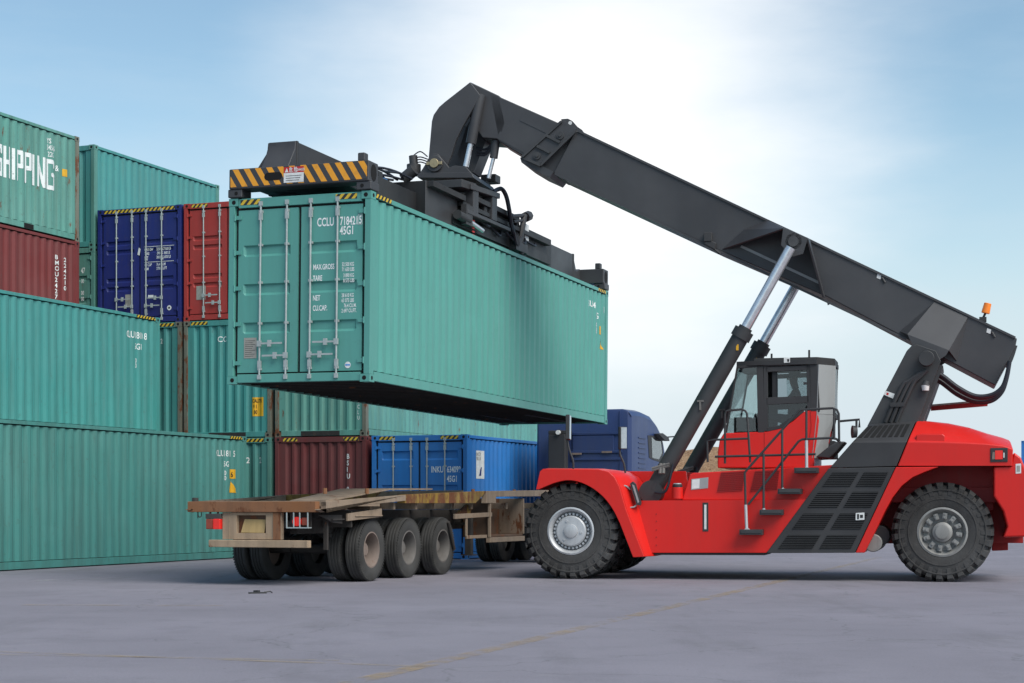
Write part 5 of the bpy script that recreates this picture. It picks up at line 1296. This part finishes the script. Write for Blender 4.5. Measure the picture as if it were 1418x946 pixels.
# hairline cracks
wv = N(t, 'ShaderNodeVectorMath', operation='ADD'); nn = N(t, 'ShaderNodeTexNoise', i_Scale=1.2, i_Detail=6); t.links.new(v, nn.inputs['Vector']); t.links.new(nn.outputs['Color'], wv.inputs[0]); t.links.new(v, wv.inputs[1])
vo = N(t, 'ShaderNodeTexVoronoi', feature='DISTANCE_TO_EDGE', i_Scale=.22); t.links.new(wv.outputs[0], vo.inputs['Vector'])
f_ = N(t, 'ShaderNodeMath', operation='MULTIPLY', i_1=.45); t.links.new(ramp(t, vo.outputs['Distance'], .0, .0035, (1,1,1,1), (0,0,0,1)), f_.inputs[0]); c = mixc(t, f_.outputs[0], c, (.10, .10, .105))
t.links.new(c, b.inputs['Base Color']); b.inputs['Specular IOR Level'].default_value = .25
bp_ = N(t, 'ShaderNodeBump', i_Strength=.35, i_Distance=.02); t.links.new(noise(t, v, 24, 8, .75), bp_.inputs['Height']); t.links.new(bp_.outputs[0], b.inputs['Normal']); t.links.new(b.outputs[0], out.inputs[0])
MAT['ground'] = gmt
m = MB().mat('ground'); S_ = 3000; m.add([(-S_,-S_,0),(S_,-S_,0),(S_,S_,0),(-S_,S_,0)], [(0,1,2,3)]); tag(m.build('ground', None, fix=False, smooth=False), kind='structure')
MAT['line'] = worn('worn_yellow_line', (.42, .30, .15), .40, .92, 3.2, (1, 1, 1), .8)
MAT['line2'] = worn('faded_yellow_line', (.40, .31, .18), .40, .90, 2.6, (1, 1, 1), .8)
MAT['chalk'] = worn('pale_scrape', (.5, .5, .5), .48, .75, 2.5, (.6, 2.2, 1), .8)
def strip(name, p, q, w_, mat_):
    p, q = Vector((*p[:2], .004)), Vector((*q[:2], .004)); d = (q-p).normalized(); n_ = Vector((-d.y, d.x, 0))*w_/2; k_ = 40
    m = MB().mat(mat_); m.grid([[p+(q-p)*(i/k_)-n_, p+(q-p)*(i/k_)+n_] for i in range(k_+1)]); return tag(m.build(name, None, fix=False, smooth=False), kind='structure')
a, b_ = gnd(490, 945), gnd(1079, 805); d = b_-a
strip('ground_marking', a-d*.15, b_+d*.12, .19, 'line'); strip('ground_marking', b_+d*.125, b_+d*.8, .15, 'line2')
strip('ground_marking', gnd(-60, 901), gnd(600, 924), .10, 'line2'); strip('ground_marking', gnd(-60, 906), gnd(470, 915), .07, 'line2')
strip('ground_marking', gnd(30, 838), gnd(310, 839), .16, 'line2')
strip('ground_marking', gnd(45, 805), gnd(75, 803), .3, 'chalk'); strip('ground_marking', gnd(105, 803), gnd(185, 800), .25, 'chalk'); strip('ground_marking', gnd(235, 802), gnd(262, 801), .2, 'chalk')

# ------------------------------------------------------------------ sky, sun, camera
SUN_AZ, SUN_EL = R(138), R(47)        # clockwise from +Y: behind the camera's right shoulder
w = bpy.data.worlds.new('World'); SC.world = w; w.use_nodes = True; t = w.node_tree; t.nodes.clear()
out = t.nodes.new('ShaderNodeOutputWorld'); bg = N(t, 'ShaderNodeBackground', i_Strength=.120)
sk = N(t, 'ShaderNodeTexSky', sky_type='NISHITA', sun_disc=False, sun_elevation=SUN_EL, sun_rotation=SUN_AZ, air_density=1.0, dust_density=.7, ozone_density=2.2)
tc_ = N(t, 'ShaderNodeTexCoord'); v = tc_.outputs['Generated']
nv = N(t, 'ShaderNodeVectorMath', operation='NORMALIZE'); t.links.new(v, nv.inputs[0])
gd = Vector(((815-CX)/F, 1, (HZ-195)/F)).normalized()
dp = N(t, 'ShaderNodeVectorMath', operation='DOT_PRODUCT'); t.links.new(nv.outputs[0], dp.inputs[0]); dp.inputs[1].default_value = gd
ac = N(t, 'ShaderNodeMath', operation='ARCCOSINE'); t.links.new(dp.outputs['Value'], ac.inputs[0])
# thin bright cloud veil, thickest round the glow and along the horizon
nz = noise(t, nv.outputs[0], 5.0, 7, .55, (1, 1, 3.0))
nzs = N(t, 'ShaderNodeMath', operation='MULTIPLY_ADD', i_1=.12, i_2=-.06); t.links.new(nz, nzs.inputs[0])
aa = N(t, 'ShaderNodeMath', operation='ADD'); t.links.new(ac.outputs[0], aa.inputs[0]); t.links.new(nzs.outputs[0], aa.inputs[1])
glow = N(t, 'ShaderNodeMapRange', interpolation_type='SMOOTHSTEP'); t.links.new(aa.outputs[0], glow.inputs['Value'])
for k_, x in (('From Min', .03), ('From Max', .222), ('To Min', 1.0), ('To Max', 0.0)): glow.inputs[k_].default_value = x
sx_ = N(t, 'ShaderNodeSeparateXYZ'); t.links.new(nv.outputs[0], sx_.inputs[0])
za_ = N(t, 'ShaderNodeMath', operation='MULTIPLY_ADD', i_1=.08, i_2=-.04); t.links.new(nz, za_.inputs[0])
zz_ = N(t, 'ShaderNodeMath', operation='ADD'); t.links.new(sx_.outputs[2], zz_.inputs[0]); t.links.new(za_.outputs[0], zz_.inputs[1])
hzn = N(t, 'ShaderNodeMapRange', interpolation_type='SMOOTHSTEP'); t.links.new(zz_.outputs[0], hzn.inputs['Value'])
for k_, x in (('From Min', .03), ('From Max', .23), ('To Min', .95), ('To Max', 0.0)): hzn.inputs[k_].default_value = x
wis = N(t, 'ShaderNodeMath', operation='MULTIPLY', i_1=.28); t.links.new(ramp(t, noise(t, nv.outputs[0], 3.2, 8, .62, (1, 1, 4.5)), .46, .78), wis.inputs[0])
c = mixc(t, 1.0, sk.outputs[0], (.77, .79, .70), 'MULTIPLY')
c = mixc(t, wis.outputs[0], c, (3.0, 3.6, 4.1))
c = mixc(t, hzn.outputs[0], c, (3.2, 3.65, 4.0))
c = mixc(t, glow.outputs[0], c, (5.2, 5.25, 5.3))
t.links.new(c, bg.inputs[0]); t.links.new(bg.outputs[0], out.inputs[0])
su = bpy.data.lights.new('sun', 'SUN'); su.energy = 2.1; su.angle = R(42); su.color = (1, .96, .90)
so = bpy.data.objects.new('sun', su); COL.objects.link(so)
sd_ = Vector((math.sin(SUN_AZ)*math.cos(SUN_EL), math.cos(SUN_AZ)*math.cos(SUN_EL), math.sin(SUN_EL)))
so.rotation_euler = (-sd_).to_track_quat('-Z', 'Y').to_euler(); so.location = sd_*60
cam = bpy.data.cameras.new('camera'); co = bpy.data.objects.new('camera', cam); COL.objects.link(co); SC.camera = co
co.location = CAM; co.rotation_euler = (math.pi/2, 0, 0)
cam.sensor_width = 36; cam.lens = 36*F/1418; cam.shift_y = (HZ-473)/1418; cam.clip_end = 9000; cam.clip_start = .1
vs_ = SC.view_settings; vs_.view_transform = 'Standard'; vs_.look = 'None'; vs_.exposure = .84; vs_.gamma = 1; vs_.use_curve_mapping = False
SC.cycles.use_denoising = True
SC.cycles.max_bounces = 8; SC.cycles.transparent_max_bounces = 16
